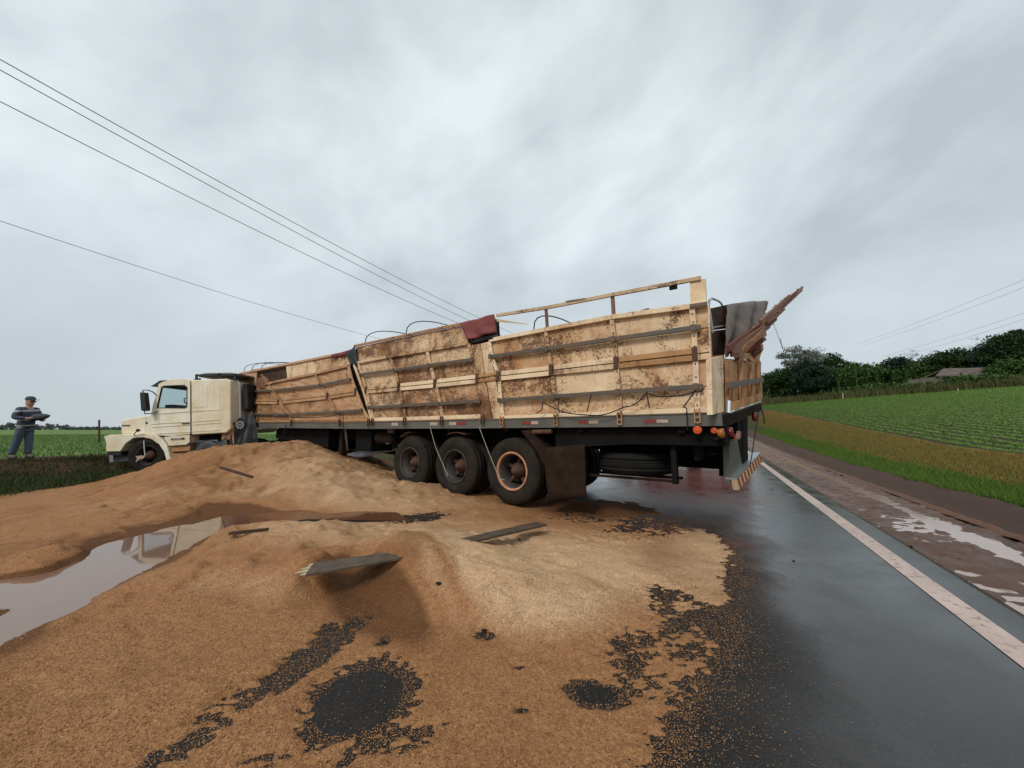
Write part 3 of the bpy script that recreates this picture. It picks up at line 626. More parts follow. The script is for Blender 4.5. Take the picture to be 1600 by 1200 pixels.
# chassis
m = MB()
for off in (-.75, -1.75): m.prism([TL(-2.9, off, .93), TL(8.2, off, .93), TL(8.2, off, 1.29), TL(-2.9, off, 1.34)], IN*.12)
m.build('main_beam', 'chassis', trailer)
m = MB(); m.prism([TL(8, -.9, 1.08), TL(11, -.9, 1.12), TL(11, -1.7, 1.12), TL(8, -1.7, 1.08)], UP*.18); m.build('gooseneck', 'chassis', trailer)
m = MB(); m.prism([SP(*p, -.12) for p in ((868,668),(1136,666),(1136,697),(985,694),(868,700))], IN*.25); m.build('tool_locker', 'chassis', trailer)
for k in range(9):
    t = -2.6+k*1.35; MB().prism([TL(t, -.06, 1.2), TL(t+.08, -.06, 1.2), TL(t+.08, -.06, 1.31), TL(t, -.06, 1.31)], IN*2.45).build('cross_member', 'chassis', trailer)
m = MB(); m.prism([TL(4.25, -.25, .72), TL(4.9, -.25, .72), TL(4.9, -.25, 1.24), TL(4.25, -.25, 1.24)], IN*.6); m.build('tool_box', 'chassis', trailer, bevel=.02)
m = MB(); m.lathe([(0, 0), (0, .12), (.03, .15), (.6, .15), (.63, .12), (.63, 0)], TL(3.45, -.35, 1.05), D, 18); m.build('air_tank', 'chassis_brown', trailer, True)
m = MB(); m.prism([TL(5.6, -.3, .2), TL(5.75, -.3, .2), TL(5.75, -.3, 1.25), TL(5.6, -.3, 1.25)], IN*.15); m.prism([TL(5.5, -.25, .16), TL(5.85, -.25, .16), TL(5.85, -.5, .16), TL(5.5, -.5, .16)], UP*.04); m.build('landing_leg', 'chassis_brown', trailer)
m = MB(); m.prism([TL(5.6, -2.0, .2), TL(5.75, -2.0, .2), TL(5.75, -2.0, 1.25), TL(5.6, -2.0, 1.25)], IN*.15); m.build('landing_leg', 'chassis', trailer)
MB().tube([SP(540, 668, -.1), SP(543, 704, -.15)], .025).build('crank_rod', 'rail_steel', trailer)
m = MB(); m.prism([SP(*p, -.25) for p in ((606,668),(616,668),(607,694),(603,694))], IN*.06); m.build('fender_stay', 'rail_steel', trailer)
m = MB(); m.prism([TL(-2.75, -1.9, .62), TL(-.7, -1.9, .62), TL(-.7, -1.9, 1.27), TL(-2.75, -1.9, 1.3)], IN*.5); m.build('far_dark_box', 'chassis', trailer)  # dark box added on the far side to deepen the underside shade
m = MB(); m.prism([TL(5.0, -2.1, .45), TL(9.2, -2.1, .6), TL(9.2, -2.1, 1.27), TL(5.0, -2.1, 1.27)], IN*.3); m.build('far_dark_box', 'chassis', trailer)  # second added dark box, darkens the far underside towards the front
m = MB(); m.prism([TL(-2.7, -.3, .86), TL(-2.7, -2.3, .86), TL(-2.7, -2.3, 1.28), TL(-2.7, -.3, 1.28)], D*.06); m.build('rear_dark_plate', 'chassis', trailer)  # added dark plate, stands for the black shade under the rear
m = MB(); m.prism([TL(6.3, -.3, .75), TL(9.6, -.3, .95), TL(9.6, -.3, 1.25), TL(6.3, -.3, 1.25)], IN*.5); m.build('side_dark_box', 'chassis', trailer)  # added dark box, stands for the shade below the front deck
# wheels
def tyre(m, c, ax, r, wd, n=40):
    ri = r*.545; sh = r*.93
    return m.lathe([(-wd*.5+.03, ri), (-wd*.5, ri+.06), (-wd*.5-.012, (ri+r)/2), (-wd*.5+.01, sh), (-wd*.5+.045, r-.008), (-wd*.22, r), (-wd*.2, r-.014), (-wd*.16, r-.014), (-wd*.14, r), (wd*.14, r), (wd*.16, r-.014), (wd*.2, r-.014), (wd*.22, r), (wd*.5-.045, r-.008), (wd*.5-.01, sh), (wd*.5+.012, (ri+r)/2), (wd*.5, ri+.06), (wd*.5-.03, ri)], c, ax, n)
def wheel(c, ax, parent, rimmat, r=.54, wd=.27, dual=True, hub='hub_rust', inner='rim_dark', hubcone=True, yaw=0):
    ax = Vector(ax); c = Vector(c)
    m = MB(); m.lathe([(-.25, .0), (-.25, .10), (-.05, .13), (-.02, .09), (.02, .085), (.03, .055), (.07, .05), (.075, 0)] if hubcone else [(-.12, 0), (-.12, .16), (.02, .13), (.05, .06), (.06, 0)], c, ax, 20)
    a = ax.cross(UP).normalized()
    for k in range(5):
        th = k*2*math.pi/5+.4; dr_ = a*math.cos(th)+UP*math.sin(th)
        m.beam(c-ax*.12+dr_*.06, c-ax*.10+dr_*r*.52, .07, .05, ax.cross(dr_), ax, .8)
    wo = m.build('wheel', hub, parent, True)
    t_ = tyre(MB(), c, ax, r, wd)
    if dual: tyre(t_, c-ax*.33, ax, r, wd)
    t_.build('tyre', 'rubber_dusty', wo, True)
    MB().lathe([(.085, r*.53), (.10, r*.56), (.122, r*.58), (.134, r*.56), (.128, r*.525), (.10, r*.505), (.085, r*.505), (.085, r*.53)], c, ax, 40).build('rim', rimmat, wo, True)
    MB().lathe([(-.30, r*.51), (.086, r*.515), (.086, r*.485), (-.30, r*.46)], c, ax, 40).build('rim_barrel', 'rim_dark', wo, True)  # dark barrel colour stands for the shade inside the rim
    if dual: MB().lathe([(-.31, 0), (-.31, r*.49)], c, ax, 30).build('brake_drum', 'chassis', wo)
    return wo
for t, rm in ((0, 'rim_rust'), (1.28, 'rim_dark'), (2.55, 'rim_dark')):
    wheel(TL(t, -.16, .575), OUT, trailer, rm, .535)
    MB().tube([TL(t, -.3, .575), TL(t, -2.3, .575)], .07, 10).build('axle', 'chassis', trailer)
    tm = MB(); tyre(tm, TL(t, -2.2, .575), OUT, .535, .5); tm.build('far_tyre', 'rubber', trailer, True)
# leaf springs, mudguard, flap, spare wheel
for t in (0, 1.28, 2.55):
    m = MB(); m.tube([TL(t-.55, -.62, .85), TL(t-.25, -.62, .75), TL(t, -.62, .70), TL(t+.25, -.62, .75), TL(t+.55, -.62, .85)], .04, 6); m.build('leaf_spring', 'chassis', trailer)
def arc_guard(t0, a0, a1, mat):
    def fn(u, v):
        a = a0+(a1-a0)*u; return TL(t0+math.cos(a)*.61, -.04-.58*v, .575+math.sin(a)*.61)
    return cloth(fn, 10, 2, 'mudguard', mat, trailer, .01)
arc_guard(1.28, R(70), R(110), 'hub_rust'); arc_guard(2.55, R(55), R(85), 'hub_rust')
m = MB(); m.prism([SP(*p, -.03) for p in ((814,673),(830,671),(853,701),(861,722),(850,726),(838,704))], IN*.55); m.build('mudguard', 'chassis_brown', trailer)
def fl(u, v): 
    p = lerp(lerp(SP(848, 700, -.06), SP(912, 694, -.06), u), lerp(SP(860, 786, -.06), SP(917, 776, -.06), u), v); return p+OUT*.03*math.sin(u*5+v*2)
cloth(fl, 8, 8, 'mud_flap', 'chassis_brown', trailer, .015)
MB().tube([SP(833, 675, -.02), SP(862, 674, -.02)], .035, 8).build('marker_bar', 'hub_rust', trailer)
sc_ = TL(-1.78, -.72, .77); m = MB(); tyre(m, sc_, UP, .535, .29)
for k in (-.08, -.03, .03, .08): m.lathe([(k-.008, .538), (k, .545), (k+.008, .538)], sc_, UP, 40)
m.build('spare_tyre', 'rubber', trailer, True)
m = MB(); m.box(sc_-UP*.19, D*.62, OUT*.05, UP*.015); m.box(sc_-UP*.19+OUT*.4, D*.62, OUT*.03, UP*.015)
for k in (-.62, .62): m.box(sc_+D*k+OUT*.4+UP*.05, D*.02, OUT*.03, UP*.26)
m.build('spare_carrier', 'chassis_brown', trailer)
MB().box(TL(-2.42, -.25, .86), D*.03, OUT*.05, UP*.30).build('carrier_post', 'chassis', trailer)
# rear end (the frame is twisted: the far corner stands higher and further back)
RP0 = TL(-2.95, 0, 0); RP1 = dep(1187, 632, 6.15); RP1.z = 0; RD = (RP1-RP0).normalized(); RN = Vector((RD.y, -RD.x, 0))
def RR(x, y, off=0.0): return onplane(x, y, RP0+RN*off, RN)
def rpanel(name, pts, off, th, mat, dent=.015, nu=4, nv=6, seed=0):
    tl, tr, br, bl = [RR(*p, off) for p in pts]
    def fr(u, v):
        p = lerp(lerp(tl, tr, u), lerp(bl, br, u), v); return p+RN*dent*fbm(p.x*3+seed, p.y*3, p.z*3)
    m = MB().grid(fr, nu, nv); b = [q-RN*th for q in (tl, tr, br, bl)]; m.add(b, [(0, 1, 2, 3)])
    f4 = [fr(0, 0), fr(1, 0), fr(1, 1), fr(0, 1)]
    for i in range(4): m.add([f4[i], f4[(i+1) % 4], b[(i+1) % 4], b[i]], [(0, 1, 2, 3)])
    return m.build(name, mat, trailer)
panel('corner_post', [SP(*p, .01) for p in ((1106,478),(1108.5,478),(1113.5,645),(1111,645))], .08, 'cream_board', .004, 2, 8)
rpanel('corner_post', [(1112,561),(1129,556),(1131,643),(1114,648)], .02, .06, 'cream_board', .008, 3, 8, 2)
for k, (x0, x1) in enumerate(((1131, 1142), (1142.6, 1155), (1155.6, 1170), (1170.6, 1182), (1182.5, 1189))):
    f = lambda x, a, b: a+(b-a)*(x-1130)/60
    rpanel('gate_plank', [(x0, f(x0, 560, 565)), (x1, f(x1, 560, 565)), (x1, f(x1, 643, 621)), (x0, f(x0, 643, 621))], 0, .04, 'gate_wood', .015, 3, 7, k*5.3)
for x in (1134, 1155.5, 1171, 1183): 
    m = MB(); a, b = RR(x-.5, 566, .01), RR(x+.5, 640-(x-1130)*.35, .01); m.beam(a, b, .07, .04, RD, RN); m.build('gate_rib', 'gate_wood', trailer)
m = MB(); m.beam(RR(1134, 602, .05), RR(1189, 593.5, .05), .07, .04, UP, RN); m.build('gate_rail', 'rail_steel', trailer)
for x0, x1 in ((1143, 1152), (1157, 1168), (1172, 1186)):
    y = 640-(x0-1140)*.36; m = MB(); m.beam(RR(x0, y-4, .05), RR(x1, y-4-(x1-x0)*.36, .05), .10, .04, UP, RN); m.build('gate_hinge', 'brown_board', trailer)
m = MB(); m.tube([RR(1141, 644, .07), RR(1189, 627, .07)], .012, 6); m.build('hinge_rod', 'white_metal', trailer)
m = MB(); m.prism([RR(*p, .0) for p in ((1128,650),(1142,648),(1190,631),(1190,641),(1142,664),(1128,667))], -RN*.12); m.build('rear_sill', 'chassis_brown', trailer)
m = MB(); m.tube([RR(1138, 646, .06), RR(1138.5, 627, .06)], .03, 8); m.build('gate_pin', 'galv', trailer)
# far corner pillar, wavy torn
m = MB(); m.prism([RR(*p, -.02) for p in ((1180,520),(1188,508),(1192,520),(1189,535),(1191,548),(1187,560),(1190,590),(1192,620),(1184,624),(1182,565))], -RN*.12); m.build('far_corner_post', 'gate_wood', trailer)
# upper part of the gate: boards burst outwards and up
ups = [((1135,545),(1208,494),.09,'splinter_red'),((1140,551),(1200,508),.13,'splinter'),((1147,556),(1194,520),.12,'gate_wood'),((1158,557),(1189,531),.12,'splinter_red'),((1168,560),(1189,543),.11,'splinter'),((1155,549),(1211,498),.07,'splinter')]
for k, (a, b, wd_, mt) in enumerate(ups):
    m = MB(); pa, pb = RR(*a, -.05), RR(*b, .10+.03*k); m.beam(pa, pb, wd_, .035, (pb-pa).cross(RN), RN, .85); m.build('burst_board', mt, trailer)
for k, (a, b, wd_, mt) in enumerate([((1190,499),(1253,449),.085,'splinter'),((1195,503),(1252,453),.08,'splinter'),((1200,494),(1243,458),.11,'splinter_red'),((1186,505),(1232,463),.09,'splinter'),((1196,509),(1224,483),.09,'splinter')]):
    m = MB(); pa, pb = RR(*a, .1+.02*k), RR(*b, .32+.03*k); m.beam(pa, pb, wd_, .04, (pb-pa).cross(RN), RN, .7)
    for j in range(4):       # broken teeth
        q = lerp(pa, pb, .45+.13*j+.05*math.sin(k*3+j*2.1)); m.box(q+UP*(.02+.012*math.sin(j*5+k)), RD*(.02+.02*abs(math.sin(k+j*1.7))), RN*.015, UP*(.008+.01*abs(math.cos(j*2+k))))
    m.build('burst_board', mt, trailer)
for a, b in (((1146, 555), (1158, 552)), ((1150, 560), (1168, 556)), ((1162, 556), (1172, 562))):
    m = MB(); m.beam(RR(*a, .03), RR(*b, .05), .08, .04, UP, RN); m.build('gate_cleat', 'gate_wood', trailer)
m = MB(); m.lathe([(-.03, 0), (-.03, .035), (.03, .035), (.03, 0)], RR(1190, 527, .12), RD, 12); m.lathe([(-.03, 0), (-.03, .03), (.03, .03), (.03, 0)], RR(1194, 530, .12), RD, 12); m.build('gate_lock', 'galv', trailer)
m = MB()
for k in range(11):
    p = RR(1209+k*1.35, 507+k*3.6, .2); m.lathe([(-.004, .014), (.004, .014), (.004, .009), (-.004, .009), (-.004, .014)], p, RN if k % 2 else RD, 10)
m.tube([RR(1219, 530, .2), RR(1223, 545, .2)], .006, 5); m.build('gate_chain', 'rail_steel', trailer)
rpanel('inner_board', [(1109,482),(1146,474),(1148,512),(1112,516)], -.25, .03, 'dark_wood', .01, 4, 4, 3)
rpanel('inner_board', [(1112,517),(1148,513),(1150,552),(1114,556)], -.25, .03, 'dark_wood', .01, 4, 4, 9)
m = MB(); m.tube([RR(1113, 512, -.2), RR(1136, 508, -.2)], .01, 6); m.build('inner_rod', 'galv', trailer)
m = MB(); m.tube([RR(1113, 520, .0), RR(1109, 490, .0), RR(1108, 470, .0), RR(1112, 466, -.05), RR(1122, 470, -.2), RR(1127, 474, -.3), RR(1129, 479, -.35)], .016, 7); m.build('tarp_bow', 'galv', trailer)
# rear lights, plate, underride guard
def lamp(p, ax, r, mat, name='marker_lamp'):
    m = MB(); m.lathe([(-.03, r*.8), (0, r), (.02, r*.95), (.03, r*.6), (.02, r*.4), (.03, r*.25), (.033, 0)], p, ax, 20); return m.build(name, mat, trailer, True)
lamp(SP(1090, 672, .0), OUT, .05, 'lens_orange'); lamp(SP(1116, 673, -.02), OUT, .036, 'lens_orange')
lamp(RR(1127, 677, .06), RN, .055, 'lens_amber', 'tail_lamp'); lamp(RR(1141, 675, .07), RN, .06, 'lens_red', 'tail_lamp'); lamp(RR(1179, 651, .02), RN, .075, 'lens_red', 'tail_lamp')
m = MB(); m.prism([RR(*p, .04) for p in ((1122,684),(1150,678),(1150,682),(1122,687))], -RN*.05); m.build('lamp_bar', 'chassis', trailer)
m = MB(); m.prism([RR(*p, .10) for p in ((1148,680),(1158.5,674),(1158.5,682.5),(1148,687.5))], -RN*.006); pl = m.build('number_plate', 'plate_red', trailer)
def text(body, name, size, mat, parent, p, xd, yd, ext=.002):
    cu = bpy.data.curves.new(name, 'FONT'); cu.body = body; cu.size = size; cu.extrude = ext; cu.align_x = 'CENTER'; cu.align_y = 'CENTER'
    tmp = bpy.data.objects.new(name, cu); COL.objects.link(tmp)
    dg = bpy.context.evaluated_depsgraph_get(); me = bpy.data.meshes.new_from_object(tmp.evaluated_get(dg)); bpy.data.objects.remove(tmp)
    xd, yd = xd.normalized(), yd.normalized(); zd = xd.cross(yd)
    mt = Matrix(((xd.x, yd.x, zd.x, p.x), (xd.y, yd.y, zd.y, p.y), (xd.z, yd.z, zd.z, p.z), (0, 0, 0, 1)))
    me.transform(rootm(parent).inverted() @ mt); me.name = name; me.materials.clear(); me.materials.append(M[mat])
    o = bpy.data.objects.new(name, me); COL.objects.link(o); o.parent = parent; return o
text('AB', 'lettering', .15, 'tape_white', pl, RR(1153.3, 681, .103), RR(1158.5, 678.2, .1)-RR(1148, 683.7, .1), UP)
m = MB(); m.prism([RR(*p, -.02) for p in ((1139,690),(1152,686),(1164,752),(1141,754))], -RN*.07); m.build('guard_strut', 'deck_steel', trailer)
m = MB(); m.prism([RR(*p, -.02) for p in ((1160,652),(1168,648),(1169,735),(1163,738))], -RN*.08); m.build('guard_strut', 'chassis', trailer)
m = MB(); m.prism([RR(*p, -.03) for p in ((1152,660),(1160,655),(1160,742),(1156,746))], -RN*.25); m.build('guard_gusset', 'chassis', trailer)
# striped guard bar: slanted stripes are separate strips laid on the bar
ga, gb, gc, gd = [RR(*p, .05) for p in ((1151,750),(1188.5,709),(1190.5,722),(1154,766))]
m = MB(); m.prism([ga, gb, gc, gd], -RN*.06); gbar = m.build('underride_guard', 'stripe_cream', trailer)
for k in range(9):
    u0 = .02+k*.112; u1 = u0+.052; sk = -.035
    q = [lerp(ga, gb, max(0, u0+sk*.0)), lerp(ga, gb, u1), lerp(gd, gc, min(1, u1-sk)), lerp(gd, gc, min(1, u0-sk))]
    m = MB(); m.prism([x+RN*.001 for x in q], RN*.003); m.build('stripe', 'stripe_red', gbar)
m = MB(); m.prism([ga, gb, gb-RN*.12, ga-RN*.12], UP*.02); m.build('guard_flange', 'galv', trailer)
# tarp bows
def bow(name, p, h, span=2.4, r=.011):
    pts = []
    for k in range(15):
        a = math.pi*k/14; pts.append(p+IN*span*(1-math.cos(a))/2+UP*(h*math.sin(a)**.7))
    MB().tube(pts, r, 6).build(name, 'bow_steel', trailer)
for (x, y), h in (((570, 538), .50), ((634, 524), .50), ((834, 516), .42), ((381, 580), .42), ((393, 579), .42), ((408, 577), .36)):
    bow('tarp_bow', SP(x, y, -.05), h)
# hanging things on the trailer
def drape(name, tl, tr, bl, br, mat, label, cat, fold=.03, nu=14, nv=8, proud=.03, fr=9, parent=None):
    def fn(u, v):
        p = lerp(lerp(tl, tr, u), lerp(bl, br, u), v); return p+OUT*(proud+fold*math.sin(u*fr+v*1.5+math.sin(v*3))*(.3+v)+fold*.6*fbm(u*3, v*3, tl.x))
    return tag(cloth(fn, nu, nv, name, mat), label, cat)
drape('red_tarpaulin', SP(722, 506), SP(775, 492), SP(735, 532), SP(777, 520), 'red_tarp', 'dark red tarpaulin scrap hanging over the side wall at the joint pillar', 'tarpaulin', .03, proud=.05)
drape('black_tarpaulin', SP(727, 513), SP(776, 500), SP(738, 537), SP(778, 528), 'black_tarp', 'black tarpaulin edge peeping out under the dark red scrap', 'tarpaulin', .012, proud=.01)
drape('black_tarpaulin', SP(541, 553), SP(556, 541), SP(551, 570), SP(560, 572), 'black_tarp', 'black tarpaulin rag stuffed in the split between front and middle wall', 'tarpaulin', .02, 6, 6, .02)
drape('red_tarpaulin', SP(519, 555), SP(548, 547), SP(522, 558), SP(543, 555), 'red_tarp', 'faded red rag lying on the front wall edge left of the split', 'tarpaulin', .02, 6, 3, .02)
def rt(u, v):
    a, b, c_, d_ = RR(1136, 476, -.2), RR(1202, 471, -.25), RR(1197, 512, -.05), RR(1126, 560, -.15)
    e = RR(1160, 470, -.2); p = lerp(lerp(a, b, u), lerp(d_, c_, u), v)
    return p+RN*(.07*math.sin(u*17+v*1.2)*(.35+.65*v)+.03*fbm(u*4, v*4, 3))+UP*.03*math.sin(u*3.1)*(1-v)
tag(cloth(rt, 26, 12, 'grey_tarpaulin', 'grey_tarp'), 'grey brown tarpaulin draped over the open rear end', 'tarpaulin')
def rope(pts, label, mat='rope', r=.008, sag=0, name='rope', grp=None):
    out = []
    for a, b in zip(pts[:-1], pts[1:]):
        for k in range(6): out.append(lerp(a, b, k/6)-UP*sag*math.sin(math.pi*k/6))
    out.append(pts[-1]); return tag(MB().tube(out, r, 5).build(name, mat), label, 'rope', grp)
rope([SP(848, 628, .10), SP(912, 648, .10), SP(975, 636, .10), SP(1010, 614, .10)], 'black rope sagging in a deep loop below the lower steel rail', sag=.05)
rope([SP(1010, 614, .10), SP(1045, 619, .10), SP(1085, 612, .10), SP(1101, 606, .10)], 'black rope running in a shallow loop to the rear rail end', sag=.02)
rope([SP(1088, 608, .1), SP(1068, 636, .1), SP(1073, 638, .1), SP(1074, 672, .1)], 'black rope with a kink dropping over the deck rail beside the lamps')
rope([SP(924, 616, .1), SP(917, 644, .1)], 'short black cord slanting left under the rail, third from the rear')
rope([SP(1010, 612, .1), SP(1015, 638, .1)], 'short black cord under the rail right of the third post')
rope([SP(848, 628, .1), SP(847, 640, .1), SP(839, 645, .1)], 'short black hooked cord left of the deep rope loop')
rope([SP(390, 648, .1), SP(440, 650, .1), SP(470, 652, .1), SP(510, 651, .1), SP(535, 645, .1)], 'dark rope lashed along the front wall foot', sag=.02)
rope([SP(536, 645, .1), SP(537, 668, .1), SP(542, 706, .05)], 'dark rope hanging down past the landing leg')
rope([SP(672, 668, .06), SP(681, 700, .08), SP(700, 744, .12)], 'pale thin cord hanging onto the middle wheel', 'pale_rope', .006, name='cord')
rope([SP(749, 668, .06), SP(762, 703, .08), SP(775, 735, .12), SP(780, 748, .1), SP(788, 750, .1)], 'pale thin cord hanging onto the rear wheel with the rusty rim', 'pale_rope', .006, name='cord')
rope([SP(447, 664, .05), SP(443, 682, .1), SP(434, 694, .15), SP(429, 720, .3)], 'dark cord hanging from the deck into the grain heap crest', r=.012)
rope([RR(1186, 640, .05), RR(1178, 690, .05), RR(1174, 716, .05), RR(1171, 728, .05)], 'thin black cable dangling from the rear sill to the striped guard', r=.007)
rope([RR(1188, 632, .05), RR(1193, 650, .12), RR(1194, 662, .12)], 'black strap end hanging beside the far tail lamp', r=.009)
m = MB(); m.beam(RR(1190, 630, .1), RR(1201, 608, .3), .02, .02, RD, RN, .6); tag(m.build('wood_splinter', 'stake'), 'pale wood splinter sticking out of the rear gate foot', 'splinter')

# ------------------------------------------------------------------ tractor (cab)
YC = 11.7
cab = empty('truck_cab', (dep(228, 712, YC).x, YC+1.2, -.12), 0, 'cream bonneted truck cab standing behind the grain heap', 'truck')
def C(zx, zy, y=0.0): return dep(150+zx/6.4, 570+zy/6.4, YC)+Vector((0, y, 0))
BK = Vector((0, 1, 0)); CWD = 2.4
def cpoly(name, pts, y0, dpt, mat, parent=cab, bevel=0): return MB().prism([C(*p, y0) for p in pts], BK*dpt).build(name, mat, parent, bevel=bevel)
cpoly('bonnet', [(168,548),(440,500),(546,488),(546,700),(175,700)], .22, 1.95, 'cab_paint', bevel=.05)
fen = [(90,716),(150,700),(480,688),(600,690),(680,755),(720,808),(760,962),(716,966),(690,870),(640,795),(560,742),(480,726),(385,732),(305,790),(255,866),(115,868),(112,775)]
fb = cpoly('mudwing', fen, -.04, .5, 'cab_paint', bevel=.02); cpoly('far_mudwing', fen, 1.95, .45, 'cab_paint')
cpoly('wheel_arch', [(262,862),(310,796),(388,738),(480,732),(558,748),(636,800),(684,872),(710,962),(262,962)], .42, .04, 'chassis')
cpoly('bumper', [(112,866),(255,866),(250,905),(112,905)], 0, 2.3, 'plastic_black'); cpoly('bumper_end', [(60,882),(100,880),(104,978),(66,980)], .2, 1.9, 'galv')
cpoly('headlamp', [(68,775),(112,775),(112,864),(70,860)], .1, .35, 'chassis_brown')
cpoly('bonnet_vent', [(187,602),(268,600),(268,611),(187,613)], .205, .02, 'seal')
# cab front shell: door side walls with window openings, roof, floor
win = [(610,432),(616,392),(655,222),(680,208),(885,200),(914,222),(914,420),(890,436)]
outl = [(548,700),(548,488),(628,190),(660,178),(880,168),(945,165),(945,690),(750,712)]
def ring(y, dpt, name, mat, parent):
    m = MB(); n_ = 8
    for yy in (y, y+dpt):
        m.add([C(*p, yy) for p in outl]+[C(*p, yy) for p in win], [(i, (i+1) % n_, n_+(i+1) % n_, n_+i) for i in range(n_)])
    m.add([C(*p, y) for p in win]+[C(*p, y+dpt) for p in win], [(i, (i+1) % n_, n_+(i+1) % n_, n_+i) for i in range(n_)])
    return m.build(name, mat, parent)
door = ring(0, .06, 'door', 'cab_paint', cab)
ring(CWD-.06, .06, 'far_door', 'cab_paint', cab)
def inset(p, k): c_ = (765, 320); return (c_[0]+(p[0]-c_[0])*k, c_[1]+(p[1]-c_[1])*k)
m = MB(); w2 = [inset(p, .955) for p in win]; n_ = 8
for a_, b_ in ((win, w2),): m.add([C(*p, -.012) for p in a_]+[C(*p, -.012) for p in b_]+[C(*p, .03) for p in b_], [(i, (i+1) % n_, n_+(i+1) % n_, n_+i) for i in range(n_)]+[(n_+i, n_+(i+1) % n_, 2*n_+(i+1) % n_, 2*n_+i) for i in range(n_)])
m.build('window_seal', 'seal', door)
MB().prism([C(*p, .025) for p in win], BK*.006).build('window', 'glass', door)
MB().prism([C(*p, CWD-.035) for p in win], BK*.006).build('far_window', 'glass', cab)
cpoly('door_handle', [(860,584),(936,580),(936,592),(862,595)], -.02, .03, 'seal', door, .003)
for a_, b_, pr in (((575,492),(1245,447),door),((552,592),(940,568),door),((556,622),(940,600),door),((560,690),(940,672),door)):
    if b_[0] > 1000: b_ = (940, 467)
    m = MB(); m.beam(C(*a_, -.006), C(*b_, -.006), .014, .012, UP, -BK); m.build('door_crease', 'cab_paint', pr)
cpoly('dashboard', [(612,440),(620,395),(700,392),(910,410),(910,600),(612,600)], .25, 1.9, 'plastic_black')
m = MB(); m.lathe([(-.02, .22), (0, .235), (.02, .22), (0, .205), (-.02, .22)], C(815, 372, .5), Vector((.75, 0, .66)), 24); m.build('steering_wheel', 'plastic_black', cab, True)
cpoly('far_pillar_trim', [(890,200),(914,222),(914,300),(902,300)], CWD-.12, .05, 'seal')
cpoly('roof', [(622,190),(640,176),(700,152),(850,136),(975,148),(975,168),(660,180)], .03, CWD-.06, 'cab_paint', bevel=.02)
cpoly('cab_floor', [(548,690),(945,680),(945,700),(548,705)], .06, CWD-.12, 'chassis')
cpoly('sleeper', [(949,166),(965,152),(1300,138),(1345,160),(1345,640),(1300,680),(952,700)], 0, CWD, 'cab_sleeper', bevel=.10)
m = MB(); m.beam(C(946, 166, .0), C(948, 890, .0), .012, .01, Vector((1, 0, 0)), -BK); m.build('door_gap', 'seal', cab)
cpoly('sleeper_panel', [(985,195),(1100,190),(1115,205),(1118,420),(985,430)], -.008, .012, 'cab_paint', bevel=.006)
for a_, b_ in (((955,468),(1270,446)),((955,572),(1250,548)),((955,600),(1250,578)),((955,668),(1245,652))):
    m = MB(); m.beam(C(*a_, -.004), C(*b_, -.004), .014, .010, UP, -BK); m.build('sleeper_crease', 'cab_sleeper', cab)
for zx in (1235, 1262): 
    m = MB(); m.beam(C(zx, 190, .0), C(zx, 540, .0), .035, .008, Vector((1, 0, 0)), -BK); m.build('sleeper_vent', 'cab_paint', cab)
cpoly('sun_visor', [(528,214),(560,196),(622,156),(692,150),(692,166),(640,178),(612,214)], .05, CWD-.1, 'plastic_black')
cpoly('windscreen', [(556,486),(626,196),(632,196),(562,486)], .12, CWD-.24, 'glass')
mir = cpoly('mirror', [(528,292),(538,282),(572,286),(590,440),(586,464),(548,466),(541,455)], -.30, .16, 'plastic_black', bevel=.02)
m = MB(); m.tube([C(600, 300, 0), C(600, 275, -.1), C(575, 258, -.2), C(540, 262, -.22), C(536, 285, -.22)], .016, 6); m.build('bracket', 'plastic_black', mir); m = MB(); m.tube([C(620, 466, 0), C(590, 490, -.1), C(556, 490, -.22), C(552, 462, -.22)], .016, 6); m.build('bracket', 'plastic_black', mir)
m = MB(); m.tube([C(690, 148, .8), C(740, 130, .8), C(800, 118, .8)], .02, 6); m.lathe([(-.05, .03), (.1, .045), (.16, .07), (.16, 0)], C(790, 122, .75), Vector((1, 0, 0)), 12); m.lathe([(-.05, .03), (.1, .045), (.16, .07), (.16, 0)], C(815, 124, 1.0), Vector((1, 0, 0)), 12); m.build('air_horn', 'plastic_black', cab)
rk = MB()
for yy in (.1, CWD-.1):
    for zx, zy in ((975, 95), (1210, 80), (1365, 95)): rk.beam(C(zx, 155, yy), C(zx, zy, yy), .07, .03, Vector((1, 0, 0)), BK)
    rk.beam(C(970, 98, yy), C(1440, 92, yy), .05, .03, UP, BK)
for zx, zy in ((975, 96), (1365, 96)): rk.beam(C(zx, zy, .1), C(zx, zy, CWD-.1), .05, .03, UP, Vector((1, 0, 0)))
rk.build('roof_rack', 'plastic_black', cab)
o = MB().grid(lambda u, v: C(985+405*u, 92-26*math.sin(u*math.pi*.9)**.8*(.4+.6*math.sin(math.pi*min(1, v+.25)))-3*math.sin(u*9), .15+2.05*v), 14, 6).build('folded_tarpaulin', 'grey_tarp', None, True)
tag(o, 'dark folded tarpaulin lying on the roof rack of the cab', 'tarpaulin'); md = o.modifiers.new('s', 'SOLIDIFY'); md.thickness = .08; md.offset = -1
cpoly('side_fairing', [(680,722),(940,700),(940,775),(905,800),(735,812)], -.02, .5, 'cab_sleeper', bevel=.015)
nb = cpoly('name_badge', [(758,738),(890,728),(892,745),(760,753)], -.035, .02, 'seal')
text('SCANIA', 'lettering', .075, 'white_mark', nb, C(825, 741, -.038), C(890, 736)-C(760, 746), UP)
cpoly('step_box', [(735,814),(928,802),(922,890),(760,960)], .05, .5, 'brown_board'); cpoly('step', [(760,868),(925,862),(925,874),(760,880)], .02, .3, 'chassis_brown')
cpoly('fuel_tank', [(950,770),(985,755),(1180,745),(1215,780),(1215,930),(950,930)], .1, .6, 'plastic_black', bevel=.06)
